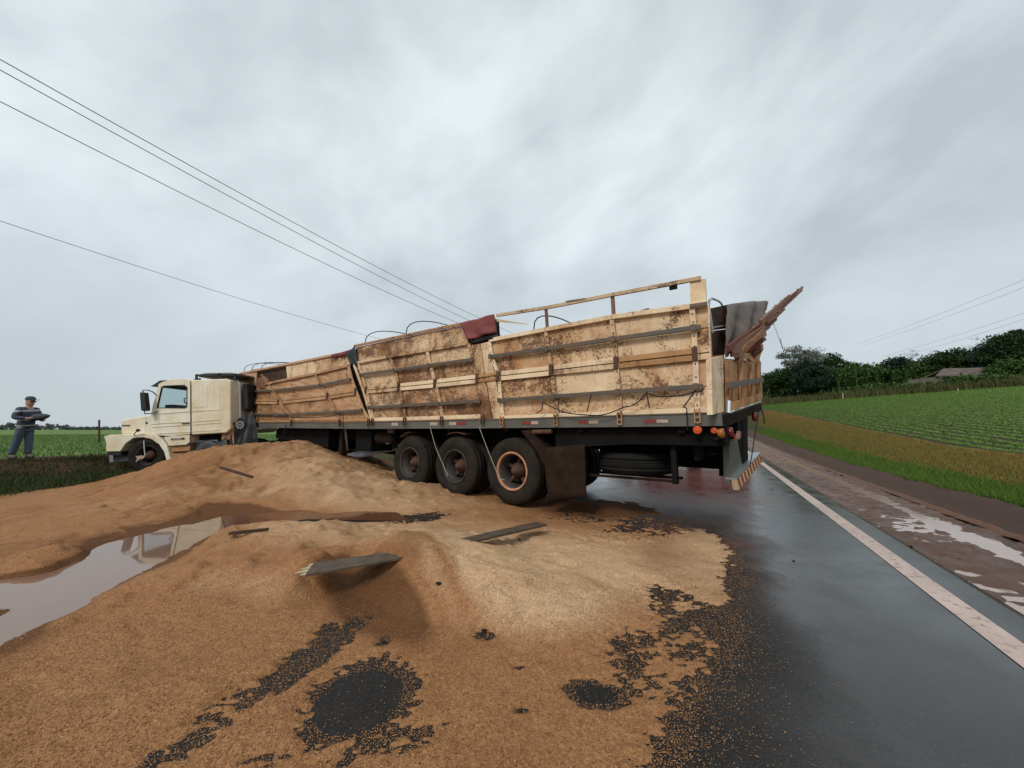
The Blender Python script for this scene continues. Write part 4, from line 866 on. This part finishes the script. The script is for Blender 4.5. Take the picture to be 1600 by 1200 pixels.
cpoly('battery_box', [(955,708),(1225,690),(1200,760),(955,770)], .3, .6, 'chassis')
m = MB(); m.prism([C(*p, .3) for p in ((560,800),(1900,760),(1900,850),(560,880))], BK*.12); m.prism([C(*p, 1.6) for p in ((560,800),(1900,760),(1900,850),(560,880))], BK*.12); m.build('frame_rail', 'chassis', cab)
m = MB(); m.tube([C(1362, 740, .35), C(1358, 400, .35), C(1352, 170, .35), C(1330, 148, .35), C(1300, 150, .38)], .035, 8); m.build('intake_pipe', 'white_metal', cab)
cpoly('air_filter', [(1374,178),(1432,170),(1444,440),(1385,455)], .35, .5, 'plastic_black', bevel=.05)
cpoly('sleeper_stay', [(1240,660),(1350,575),(1350,595),(1255,675)], .1, .06, 'plastic_black')
cpoly('rear_wing', [(1222,780),(1232,690),(1345,590),(1350,800),(1285,745)], .12, .5, 'cream_front')
wc = C(500, 905, .13); wheel(wc, Vector((.22, -1, 0)).normalized(), cab, 'rim_dark', .53, .27, False, 'hub_rust', hubcone=False)
for cx_ in (-8.3, -7.0):
    for sy_ in (-.9, .9):
        tm = MB(); tyre(tm, Vector((cx_, 13.0+sy_, .42)), BK, .53, .55); tm.build('drive_tyre', 'rubber', cab, True)
m = MB(); m.tube([C(498, 758, -.06), C(507, 830, -.08), C(515, 905, -.08)], .012, 6); m.build('wheel_indicator', 'white_metal', cab)
m = MB(); m.prism([C(*p, -.09) for p in ((425,912),(480,905),(520,910),(500,935),(460,945),(425,975),(440,935))], BK*.03); m.build('wheel_nut_cover', 'tape_white', cab)
m = MB(); m.tube([C(408, 712, -.06), C(412, 695, -.1), C(462, 655, -.15)], .014, 6); m.lathe([(-.04, 0), (-.04, .05), (.02, .04), (.04, 0)], C(472, 655, -.15), Vector((1, -.5, 0)), 10); m.build('wing_mirror', 'plastic_black', cab)
MB().lathe([(-.02, 0), (-.02, .04), (.01, .03), (.02, 0)], C(438, 580, .21), -BK, 10).build('bonnet_catch', 'seal', cab)
m = MB(); m.tube([C(462, 690, .1), C(463, 480, .1)], .006, 5); m.build('aerial', 'white_metal', cab)
# black tarp slumped behind the cab
tl, tr, bl, br = C(1350, 545, .30), C(1500, 450, .3), C(1290, 850, .10), C(1610, 815, .1)
o = MB().grid(lambda u, v: lerp(lerp(tl, tr, u), lerp(bl, br, u), v)+Vector((0, -.10*math.sin(u*11+v*2)*v-.05*fbm(u*3, v*3), 0)), 18, 12).build('black_tarpaulin', 'black_tarp', None, True)
md = o.modifiers.new('s', 'SOLIDIFY'); md.thickness = .012; tag(o, 'black tarpaulin with a round gear emblem slumped behind the cab', 'tarpaulin'); ROOTM[o.name] = Matrix.Identity(4)
ec = C(1415, 600, .10); m = MB(); m.lathe([(0, .105), (-.006, .10), (-.006, .085), (0, .08)], ec, BK, 24)
for k in range(10):
    a = k*math.pi/5; m.box(ec+Vector((math.cos(a)*.115, 0, math.sin(a)*.115)), (.014*math.cos(a), 0, .014*math.sin(a)), (0, .003, 0), (-.012*math.sin(a), 0, .012*math.cos(a)))
m.beam(ec+Vector((-.05, 0, -.03)), ec+Vector((.05, 0, .03)), .018, .005, UP, -BK); m.beam(ec+Vector((-.05, 0, .03)), ec+Vector((.05, 0, -.03)), .018, .005, UP, -BK); m.build('emblem', 'emblem', o)
tl2, tr2, bl2, br2 = C(1020, 790, .05), C(1290, 740, .05), C(960, 950, -.1), C(1370, 900, -.1)
o = MB().grid(lambda u, v: lerp(lerp(tl2, tr2, u), lerp(bl2, br2, u), v)+Vector((0, -.06*math.sin(u*9+v*3)*v, .07*math.sin(u*7)*(1-v))), 14, 8).build('black_tarpaulin', 'plastic_black', None, True)
md = o.modifiers.new('s', 'SOLIDIFY'); md.thickness = .012; tag(o, 'dark tarpaulin crumpled beside the fuel tank, half buried in grain', 'tarpaulin')

# ------------------------------------------------------------------ red vehicle standing on the road behind the trailer
flat('red_paint', (.26, .03, .02), .3); flat('headlamp_glass', (.75, .75, .72), .15)
RV = Vector((5.5, 14.0, .03)); RF = Vector((-.96, -.28, 0)); RS = Vector((-.28, .96, 0))
van = empty('red_van', RV, 0, 'red van standing on the wet road behind the trailer, glimpsed under it', 'van')
def VP_(f, sd, z): return RV+RF*f+RS*sd+UP*z
prof = [(1.6,.35),(1.65,.75),(1.45,1.0),(1.05,1.12),(.45,1.95),(.1,2.08),(-3.0,2.08),(-3.15,1.9),(-3.2,.4)]
m = MB(); m.prism([VP_(f, -.95, z) for f, z in prof], RS*1.9); vb = m.build('body', 'red_paint', van, bevel=.05)
m = MB(); m.prism([VP_(1.02, -.8, 1.17), VP_(.5, -.75, 1.88), VP_(.5, .75, 1.88), VP_(1.02, .8, 1.17)], RF*.02+UP*.01); m.build('windscreen', 'plastic_black', van)
m = MB(); m.prism([VP_(1.6, -.96, .32), VP_(1.74, -.9, .32), VP_(1.74, .9, .32), VP_(1.6, .96, .32)], UP*.22); m.build('bumper', 'white_metal', van, bevel=.03)
for sd in (-.7, .7): MB().box(VP_(1.64, sd, .80), RS*.14, RF*.03, UP*.09).build('headlight', 'headlamp_glass', van, bevel=.02)
MB().box(VP_(1.655, 0, .78), RS*.45, RF*.02, UP*.07).build('grille', 'plastic_black', van)
for f in (.95, -2.3):
    for sd in (-.85, .85):
        wo = MB().lathe([(-.1, 0), (-.1, .19), (.1, .19), (.1, 0)], VP_(f, sd, .34), RS, 18).build('wheel', 'galv', van, True); tyre(MB(), VP_(f, sd, .34), RS, .34, .2, 24).build('tyre', 'rubber', wo, True)
for sd in (-.955, .95): 
    m = MB(); m.prism([VP_(.75, sd, 1.2), VP_(.35, sd, 1.85), VP_(-.5, sd, 1.85), VP_(-.5, sd, 1.2)], RS*.006); m.build('side_window', 'plastic_black', van)
# ------------------------------------------------------------------ loose things on the ground
def plank(name, label, a, b, za, zb, wd_, th, mat='plank_top', splint=True):
    A_, B_ = gnd(*a, za), gnd(*b, zb); dr = (B_-A_).normalized(); sd2 = dr.cross(UP).normalized(); m = MB(); k = 10; vs = []
    for i in range(k+1):
        c_ = lerp(A_, B_, i/k); ww = wd_/2*(1-.35*(i/k)**2); j = .004*math.sin(i*2.3)
        vs += [c_-sd2*(ww+j), c_+sd2*(ww-j*.5), c_+sd2*(ww-j*.5)-UP*th, c_-sd2*(ww+j)-UP*th]
    fs = [(0, 1, 2, 3), tuple(4*k+j for j in (3, 2, 1, 0))]+[(4*i+j, 4*i+(j+1) % 4, 4*i+4+(j+1) % 4, 4*i+4+j) for i in range(k) for j in range(4)]
    m.add(vs, fs); po = tag(m.build(name, mat), label, 'plank'); ROOTM[po.name] = Matrix.Identity(4)
    if splint:
        m = MB()
        for j in range(4):
            q = A_+sd2*wd_*(-.4+.27*j)-UP*th*.5; m.beam(q, q-dr*(.04+.05*((j*7) % 3)/2), .02, .012, sd2, UP, .2)
        m.build('splintered_end', 'stake', po)['kind'] = 'stuff'
    return po
plank('broken_plank', 'broken dark plank with a splintered end jutting left from the near heap', (484, 888), (650, 862), .215, .27, .24, .016)
plank('broken_plank', 'long dark plank tapering to the left on the near heap', (846, 817), (664, 858), .18, .265, .17, .018, splint=False)
plank('stick', 'short dark stick lying at the furrow by the puddle', (360, 831), (419, 825), .16, .20, .05, .03, 'dark_wood', False)
plank('strip_of_wood', 'thin dark strip half buried across the far heap', (345, 729), (395, 744), .62, .56, .04, .03, 'dark_wood', False)
for k, (x, y, r_, h_) in enumerate(((652,855,.02,.30),(686,911,.014,.17),(811,843,.014,.12),(600,1003,.008,.015),(812,1045,.006,.02),(813,1113,.006,.015),(757,985,.012,.03),(1240,876,.008,.005),(1225,774,.012,.0),(1279,794,.008,.005),(1498,874,.016,-.03),(1206,765,.012,.01))):
    p = gnd(x, y, h_); bm = bmesh.new(); bmesh.ops.create_icosphere(bm, subdivisions=2, radius=r_)
    for v in bm.verts: v.co = v.co*(1+.35*fbm(v.co.x*40+k, v.co.y*40, v.co.z*40)); v.co.x *= 1.5; v.co.z *= .7
    me = bpy.data.meshes.new('clod'); bm.to_mesh(me); bm.free(); me.materials.append(M['clod']); o = bpy.data.objects.new('clod', me); COL.objects.link(o); o.location = p
    lab = ['dark clod beside the right end of the splintered plank', 'dark flat clod on the pale face of the near heap', 'dark clod under the long plank, right end', 'dark clod beside the small bare spot left of centre', 'tiny dark clod in the foreground, upper of two', 'tiny dark clod in the foreground, lower of two', 'dark clod at the foot of the pale heap', 'small clod on the wet lane left of the edge line', 'dark clod on the edge line near the striped guard', 'small dark clod on the white edge line', 'dark stone in the muddy shoulder', 'dark clod on the wet lane in front of the striped guard'][k]
    tag(o, lab, 'clod')
# pale bent sheet behind the wheels
m = MB(); a, b = dep(541, 713, 10.2), dep(622, 696, 9.6)
m.beam(a, b, .16, .05, UP+Vector((0, .6, 0)), Vector((0, .3, -1))); tag(m.build('metal_channel', 'galv'), 'pale bent metal channel lying behind the front trailer wheel', 'metal channel')
m = MB(); m.prism([dep(*p, 9.0) for p in ((602,744),(612,736),(616,748))], (0, .3, .02)); tag(m.build('metal_scrap', 'white_metal'), 'small white metal scrap on the grain by the front trailer wheel', 'scrap')

# ------------------------------------------------------------------ person
YP = 11.0; pp0 = dep(32, 716.5, YP); PS = 1.78/1.80
person = empty('person', (pp0.x, pp0.y, pp0.z), R(-38), 'person in navy work clothes with reflective bands and cap standing by the field', 'person')
ROOTM[person.name] = Matrix.Identity(4)
def skin(name, verts, edges, mat, root=0, sub=2):
    me = bpy.data.meshes.new(name); me.from_pydata([v[:3] for v in verts], edges, []); o = bpy.data.objects.new(name, me); COL.objects.link(o); o.parent = person
    md = o.modifiers.new('skin', 'SKIN'); md.use_smooth_shade = True
    for i, v in enumerate(verts):
        sv = me.skin_vertices[0].data[i]; sv.radius = (v[3], v[4] if len(v) > 4 else v[3]); sv.use_root = (i == root)
    s2 = o.modifiers.new('sub', 'SUBSURF'); s2.levels = sub; s2.render_levels = sub
    me.materials.append(M[mat]); return o
# local x = right of the figure seen from the front, -y = forward
body = [(0,0,.95,.14,.11),(0,0,1.18,.15,.11),(0,.0,1.40,.17,.11),(0,-.01,1.51,.06,.06),(0,-.03,1.60,.085,.10),(0,-.03,1.70,.095,.115),(0,-.02,1.77,.07,.085),
 (.10,0,.90,.095),(.10,-.05,.50,.065),(.11,-.06,.09,.045),(.12,-.18,.04,.03),(-.10,0,.90,.095),(-.10,.06,.50,.065),(-.12,.13,.09,.045),(-.13,.0,.04,.03),
 (.20,0,1.42,.06),(.30,-.02,1.18,.048),(.20,-.24,1.12,.04),(.12,-.32,1.14,.035),(-.20,0,1.42,.06),(-.31,-.02,1.18,.048),(-.20,-.26,1.16,.04),(-.10,-.33,1.18,.035)]
be = [(0,1),(1,2),(2,3),(3,4),(4,5),(5,6),(0,7),(7,8),(8,9),(9,10),(0,11),(11,12),(12,13),(13,14),(2,15),(15,16),(16,17),(17,18),(2,19),(19,20),(20,21),(21,22)]
skin('body', body, be, 'skin')
jk = [(0,0,.84,.20,.16),(0,0,1.02,.20,.16),(0,0,1.20,.20,.15),(0,.0,1.38,.195,.14),(0,0,1.49,.09,.085),(.20,0,1.43,.085),(.315,-.02,1.18,.075),(.21,-.23,1.12,.062),(-.20,0,1.43,.085),(-.325,-.02,1.18,.075),(-.21,-.25,1.16,.062)]
skin('jacket', jk, [(0,1),(1,2),(2,3),(3,4),(3,5),(5,6),(6,7),(3,8),(8,9),(9,10)], 'jacket')
tr = [(0,0,1.0,.17,.14),(.09,0,.84,.105,.12),(.10,-.05,.50,.085,.095),(.11,-.06,.09,.075,.085),(-.09,0,.84,.105,.12),(-.10,.06,.50,.085,.095),(-.12,.13,.09,.075,.085)]
skin('trousers', tr, [(0,1),(1,2),(2,3),(0,4),(4,5),(5,6)], 'jean')
for sx_, sy_ in ((.115, -.06), (-.125, .13)): skin('shoe', [(sx_, sy_+.05, .045, .05), (sx_, sy_-.06, .045, .055), (sx_, sy_-.18, .035, .045)], [(0, 1), (1, 2)], 'shoe')
m = MB(); m.lathe([(0, .104), (.05, .102), (.09, .085), (.112, .04), (.116, 0)], (0, -.02, 1.715), UP, 18); m.prism([(-.075,-.10,1.72),(-.06,-.25,1.712),(0,-.27,1.71),(.06,-.25,1.712),(.075,-.10,1.72)], UP*.014)
m.build('cap', 'cap', person, True)
m = MB(); m.prism([(-.075,-.125,1.655),(.075,-.125,1.655),(.07,-.13,1.685),(-.07,-.13,1.685)], (0, .03, 0)); m.build('sunglasses', 'plastic_black', person)
m = MB(); m.prism([(-.012,-.115,1.665),(.012,-.115,1.665),(.018,-.148,1.628),(-.018,-.148,1.628)], (0, .03, -.006)); m.build('nose', 'skin', person)
for sgn, c_ in ((1, Vector((.10, -.34, 1.14))), (-1, Vector((-.08, -.35, 1.18)))):
    hv = [(c_.x+.02*sgn, c_.y+.03, c_.z, .03, .02), (c_.x, c_.y-.02, c_.z, .034, .02)]; he = [(0, 1)]
    for k in range(4): hv += [(c_.x-.03*sgn, c_.y-.05, c_.z+.03-.02*k, .009), (c_.x-.06*sgn, c_.y-.03, c_.z+.028-.02*k, .008)]; he += [(1, 2+2*k), (2+2*k, 3+2*k)]
    hv += [(c_.x+.0*sgn, c_.y-.01, c_.z+.05, .010), (c_.x-.02*sgn, c_.y-.04, c_.z+.06, .009)]; he += [(0, 10), (10, 11)]
    skin('hand', hv, he, 'skin', sub=1)
PM = Matrix.Translation(pp0) @ Matrix.Rotation(R(-38), 4, 'Z')
# wait: figure faces to the right of the photo
person.rotation_euler = (0, 0, R(92)); PM = Matrix.Translation(pp0) @ Matrix.Rotation(R(92), 4, 'Z')
m = MB(); k = 12; prof = [(-.22, .03), (-.20, .075), (-.05, .10), (.15, .10), (.32, .075), (.45, .03), (.47, .012)]
m.lathe([(h, r_) for h, r_ in prof], PM @ Vector((-.02, -.30, 1.20)), Vector((1, -.15, .10)), 14)
o = m.build('rolled_raincoat', 'cap', None, True); tag(o, 'dark rolled raincoat held in the arms of the person', 'raincoat')

# ------------------------------------------------------------------ poles, wires
m = MB(); m.tube([dep(155, 692, 17), dep(155, 656, 17)], .035, 6); tag(m.build('fence_post', 'dark_wood'), 'thin dark fence post standing just left of the cab bonnet', 'post')
def wire(a, b, p0, label, grp, ext=(.25, .6), r=.012):
    def hit(x, y):
        d = ray(x, y); # point with p = p0
        k = p0/(d.x*cR-d.y*sR); return Vector((d.x*k, d.y*k, EYE+d.z*k))
    A_, B_ = hit(*a), hit(*b); L_ = (B_-A_)
    pts = [A_+L_*(-ext[0]+(1+ext[0]+ext[1])*k/30) for k in range(31)]
    pts = [p-UP*.35*math.sin(math.pi*k/30) for k, p in enumerate(pts)]
    off = UP*.25; tag(MB().tube([p+off for p in pts], r, 4).build('power_line', 'wire'), label, 'power line', grp)
wire((0,101), (690,467), -12.0, 'power line, topmost of the three upper wires on the left', 'overhead wires', r=.011)
wire((0,117), (680,474), -12.6, 'power line, middle of the three upper wires on the left', 'overhead wires', r=.011)
wire((0,166), (640,471), -13.4, 'power line, lowest of the three upper wires on the left', 'overhead wires', r=.011)
wire((0,350), (540,514), -21, 'lone thin wire low in the sky on the left', 'overhead wires', r=.010)
wire((1600,437), (1390,520), 26, 'faint wire on the right, topmost of four', 'overhead wires', (.5, .5), .012)
wire((1600,449), (1400,523), 27, 'faint wire on the right, second from the top', 'overhead wires', (.5, .5), .012)
wire((1600,489), (1430,543), 29, 'faint wire on the right, third from the top', 'overhead wires', (.5, .5), .012)
wire((1600,499), (1430,551), 30, 'faint wire on the right just above the trees', 'overhead wires', (.5, .5), .012)

# ------------------------------------------------------------------ vegetation
def leafquads(P, size, up=.35):
    n = len(P); a = rng.normal(size=(n, 3)); a /= np.linalg.norm(a, axis=1)[:, None]; b = rng.normal(size=(n, 3)); b -= a*(a*b).sum(1)[:, None]; b /= np.linalg.norm(b, axis=1)[:, None]
    s_ = size*rng.uniform(.6, 1.3, n)[:, None]
    V = np.stack([P-a*s_, P-b*s_*.55, P+a*s_, P+b*s_*.55], 1).reshape(-1, 3)
    return V, np.arange(4*n).reshape(-1, 4)
def crown_pts(c, rx, ry, rz, clumps, per, cr):
    out = []
    for k in range(clumps):
        d = rng.normal(size=3); d /= np.linalg.norm(d); d[2] = d[2]*.9+.12; q = np.array(c)+d*np.array([rx, ry, rz])*rng.uniform(.45, 1.0)
        rr = cr*rng.uniform(.6, 1.35); e = rng.normal(size=(per, 3)); e /= np.linalg.norm(e, axis=1)[:, None]
        out.append(q+e*(rr*rng.random(per)**.45)[:, None]*np.array([1.15, 1.15, .75]))
    return np.concatenate(out)
def tree(x, ytop, ybot, wpx, Y, leaf, label, cat='tree', clumps=95, per=75, size=.24, cr=1.15, bark='bark', name='tree', low=.02, grp='trees beyond the field'):
    top = dep(x, ytop, Y); base = dep(x, ybot, Y); s_, p_ = xy2sp(base.x, base.y)
    gz = float(zright(np.array(s_), np.array(p_))); base.z = gz-.05
    H_ = top.z-base.z; rx = wpx*Y/F/2
    root = empty(name, base, 0, label, cat, grp)
    m = MB(); tr_ = [base+Vector((.05*math.sin(k), .05*math.cos(k*1.7), H_*.7*k/5)) for k in range(6)]; m.tube(tr_, H_*.022, 7, r2=H_*.008)
    for k in range(6):
        a = k*1.05+x; q = lerp(base, tr_[-1], .4+.08*k); m.tube([q, q+Vector((math.cos(a)*rx*.45, math.sin(a)*rx*.4, H_*.12)), q+Vector((math.cos(a)*rx*.75, math.sin(a)*rx*.7, H_*.24))], H_*.008, 5, r2=H_*.002)
    m.build('trunk', bark, root)
    cz = base.z+H_*(low+(1-low)/2); P = crown_pts((base.x, base.y, cz), rx*.92, rx*.8, H_*(1-low)/2*.88, clumps, per, cr)
    P = P[P[:, 2] > base.z+.1]
    V_, F_ = leafquads(P, size); V_ = V_-np.array(base)
    o = npmesh('crown', V_, F_, leaf); o.parent = root
    return root
TR = [(1226,572,622,56,84,'leaf_dark','dark rounded tree just right of the trailer rear'),(1272,562,622,66,80,'leaf_blue','dark rounded tree in front of the pale one'),(1205,580,622,50,92,'leaf_dark','low dark tree at the left end of the tree line by the trailer'),
 (1245,560,622,70,90,'leaf_blue','dark round tree under the pale crown'),
 (1300,548,622,58,88,'leaf_dark','dark dome tree, tallest left of the gap'),
 (1290,573,622,86,84,'leaf_mid','broad mid green tree in front of the dark dome'),
 (1345,566,620,64,84,'leaf_mid','green bushy tree with loose top left of the gap'),
 (1372,574,620,50,80,'leaf_mid','low green bushy tree at the gap'),
 (1405,553,619,52,84,'leaf_blue','thin tree with feathery top in the middle of the tree line'),
 (1440,566,617,60,80,'leaf_mid','rounded green tree right of the feathery tree'),
 (1475,548,600,66,78,'leaf_dark','dark broad tree behind the tiled roof, left'),
 (1520,538,596,70,78,'leaf_dark','dark broad tree behind the tiled roof, right'),
 (1565,524,600,70,72,'leaf_blue','tall dark tree right of the tiled roof'),
 (1600,512,608,84,66,'leaf_dark','tallest dark tree at the right picture edge'),
 (1590,560,608,60,60,'leaf_mid','green tree in front of the tallest one'),
 (1650,505,606,100,62,'leaf_dark','dark tree beyond the right picture edge')]
for a in TR: tree(*a)
tree(1256, 541, 612, 70, 82, 'leaf_pale', 'pale grey tree with a flat thin crown rising above the dark ones', clumps=80, per=80, size=.17, cr=.9, bark='bark_pale', low=.55)
tree(1435, 545, 600, 40, 90, 'leaf_pale', 'pale nearly bare tree in the middle of the tree line', clumps=26, per=40, size=.10, cr=.6, bark='bark_pale', low=.45)
tree(1528, 523, 580, 40, 84, 'leaf_pale', 'pale bare branches left of the tall dark tree', clumps=10, per=30, size=.10, cr=.6, bark='bark_pale', low=.5)
# banana like plants in front of the trees
for k, (x, y0, y1) in enumerate(((1340,566,612),(1372,580,612),(1312,585,615),(1420,574,612),(1398,580,613))):
    b = dep(x, y1, 76); s_, p_ = xy2sp(b.x, b.y); b.z = float(zright(np.array(s_), np.array(p_))); t_ = dep(x, y0, 76); H_ = t_.z-b.z
    root = empty('banana_plant', b, 0, ['large leaved plant, leftmost but one before the trees', 'large leaved plant at the dip of the tree line', 'large leaved plant, leftmost before the trees', 'large leaved plant, rightmost before the trees', 'large leaved plant below the feathery tree'][k], 'plant', 'large leaved plants before the trees')
    m = MB(); m.tube([b, b+UP*H_*.6], .14, 6, r2=.06); m.build('stem', 'leaf_mid', root)
    for j in range(9):
        a = j*.72+k; d_ = Vector((math.cos(a), math.sin(a), 0)); s2 = UP.cross(d_); q = b+UP*H_*.55; m = MB()
        m.grid(lambda u, v: q+d_*(1.7*u)+UP*(H_*.42*math.sin(u*2.2))+s2*((v-.5)*.6*math.sin(min(1, u+.15)*2.9)), 5, 2); m.build('leaf', 'leaf_mid', root)
# shed with an old tiled roof
Ys = 64; a, b, c_, d_ = dep(1462, 588, Ys), dep(1572, 588, Ys), dep(1556, 575.5, Ys+3), dep(1474, 577.5, Ys+3)
shed = empty('shed', (a.x, a.y, a.z-2.5), 0, 'low shed with a weathered pinkish tiled roof among the trees', 'shed')
m = MB(); m.prism([a, b, c_, d_], UP*.12); m.prism([d_, c_, c_+Vector((1, 4, -1.6)), d_+Vector((-1, 4, -1.6))], UP*.12); rf_ = m.build('roof', 'roof_tile', shed)
for k in range(26):
    q0, q1 = lerp(a, b, (k+.5)/26), lerp(d_, c_, (k+.5)/26); m = MB(); m.tube([q0+UP*.14, q1+UP*.14], .10, 6); m.build('tile_row', 'roof_tile', rf_)
m = MB(); m.prism([a+Vector((.4, .4, -.05)), b+Vector((-.4, .4, -.05)), b+Vector((-.4, .4, -2.6)), a+Vector((.4, .4, -2.6))], (0, 4.5, 0)); m.build('wall', 'shed_wall', shed)
for x, y0, y1, Yk, lb in ((1317, 614, 622, 70, 'pale stake at the field edge, left of two'), (1497, 607, 614, 58, 'pale stake at the field edge, right of two')):
    b = dep(x, y1+1, Yk); t_ = dep(x, y0, Yk); tag(MB().tube([b, t_], .06, 5).build('stake', 'stake'), lb, 'stake', None)
# blades
def blades(name, P, h, wd_, mat, label, cat='grass', lean=.4):
    n = len(P); a = rng.uniform(0, 2*math.pi, n); hh = h*rng.uniform(.5, 1.25, n); d_ = np.stack([np.cos(a), np.sin(a), 0*a], 1); w_ = wd_*rng.uniform(.7, 1.3, n)
    tip = P+np.stack([rng.normal(0, lean, n)*hh, rng.normal(0, lean, n)*hh, hh], 1)
    V_ = np.stack([P-d_*w_[:, None], P+d_*w_[:, None], tip], 1).reshape(-1, 3)
    return tag(npmesh(name, V_, np.arange(3*n).reshape(-1, 3), mat, 'stuff', False, 3), label, cat)
def spP(s, p, zf): x, y = sp2xy(s, p); return np.stack([x, y, zf(s, p)], 1)
n = 60000; s = 4+46*rng.random(n)**1.5; p = 4.12+1.0*rng.random(n)**1.3+.25*vfbm(s, s*0, .7, 3, 3)
blades('verge_grass', spP(s, p, zright), .10, .006, 'grass_green', 'green grass along the foot of the right bank')
n = 70000; s = 4+60*rng.random(n)**1.4; p = 5.0+2.0*rng.random(n)
blades('dry_grass', spP(s, p, zright), .07, .006, 'grass_dry', 'yellowed dry grass on the right bank')
n = 16000; s = 4+40*rng.random(n)**1.4; p = 4.6+2.2*rng.random(n)
blades('verge_grass', spP(s, p, zright), .08, .006, 'grass_green', 'green grass mixed into the dry right bank')
# crop rows
pr_ = []; 
for k in range(75):
    p0 = 7.35+.55*k; st = .16+.006*k; ss = np.arange(2, 95, st); ss = ss+rng.normal(0, .05, len(ss)); pp = p0+rng.normal(0, .05, len(ss))+.1*vnoise(ss*.2, ss*0+k, 5)
    ok = rng.random(len(ss)) > .08; pr_.append(np.stack([ss[ok], pp[ok]], 1))
pr_ = np.concatenate(pr_); base = spP(pr_[:, 0], pr_[:, 1], zright)
P = np.repeat(base, 6, 0)+rng.normal(0, 1, (len(base)*6, 3))*np.array([.06, .05, .025])+np.array([0, 0, .07])
V_, F_ = leafquads(P, .042); tag(npmesh('crop_rows', V_, F_, 'crop', 'stuff'), 'rows of young green crop on the right hand field', 'crop')
# tall weeds along the far field edge
x = np.concatenate([1180+460*rng.random(16000)]); Yd = np.interp(x, [1180, 1300, 1450, 1640], [84, 76, 64, 53])+rng.uniform(0, 5, len(x))
X = (x-CXP)/F*Yd; s, p = xy2sp(X, Yd); P = np.stack([X, Yd, zright(s, p)], 1)
blades('tall_weeds', P, 1.5, .07, 'tall_grass', 'tall weeds along the far edge of the right field', lean=.15)
P2 = np.concatenate([P, P])[:26000]; P2 = P2+np.array([0, 4.5, .3])+rng.normal(0, 1, P2.shape)*np.array([.8, 1.5, .25])+np.stack([0*P2[:, 0], 0*P2[:, 0], 2.6*rng.random(len(P2))*(.6+.4*vnoise(P2[:, 0]*.4, P2[:, 1]*.1, 77))], 1); V_, F_ = leafquads(P2, .26); tag(npmesh('undergrowth', V_, F_, 'leaf_mid', 'stuff'), 'green undergrowth at the foot of the tree line', 'undergrowth')
# left: dark verge grass, field, far wood
n = 230000; X = -26+18*rng.random(n); Y = 7+14*rng.random(n); s, p = xy2sp(X, Y); ok = (p < -9.5) & (p > -18.2)
blades('dark_grass', np.stack([X, Y, -.12+.47*sstep(-p, 16.2, 18.5)+.05*vfbm(s, p, .9, 4, 4)], 1)[ok], .12, .013, 'grass_dark', 'dark trampled grass in front of the cab')
n = 90000; X = -70+58*rng.random(n); Y = 8+50*rng.random(n)**1.6; s, p = xy2sp(X, Y); ok = p < -18.3
blades('field_crop', np.stack([X, Y, .33+0*X], 1)[ok], .15, .02, 'crop_left', 'green crop on the flat field behind the person', 'crop')
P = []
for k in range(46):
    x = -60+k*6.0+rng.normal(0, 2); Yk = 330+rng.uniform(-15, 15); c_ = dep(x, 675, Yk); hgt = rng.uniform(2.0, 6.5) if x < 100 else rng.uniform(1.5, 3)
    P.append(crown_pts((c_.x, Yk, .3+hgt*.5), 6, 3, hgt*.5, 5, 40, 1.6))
V_, F_ = leafquads(np.concatenate(P), .7); tag(npmesh('far_wood', V_, F_, 'far_leaf', 'stuff'), 'far off wood on the left horizon, haze put into its leaf colour', 'wood')
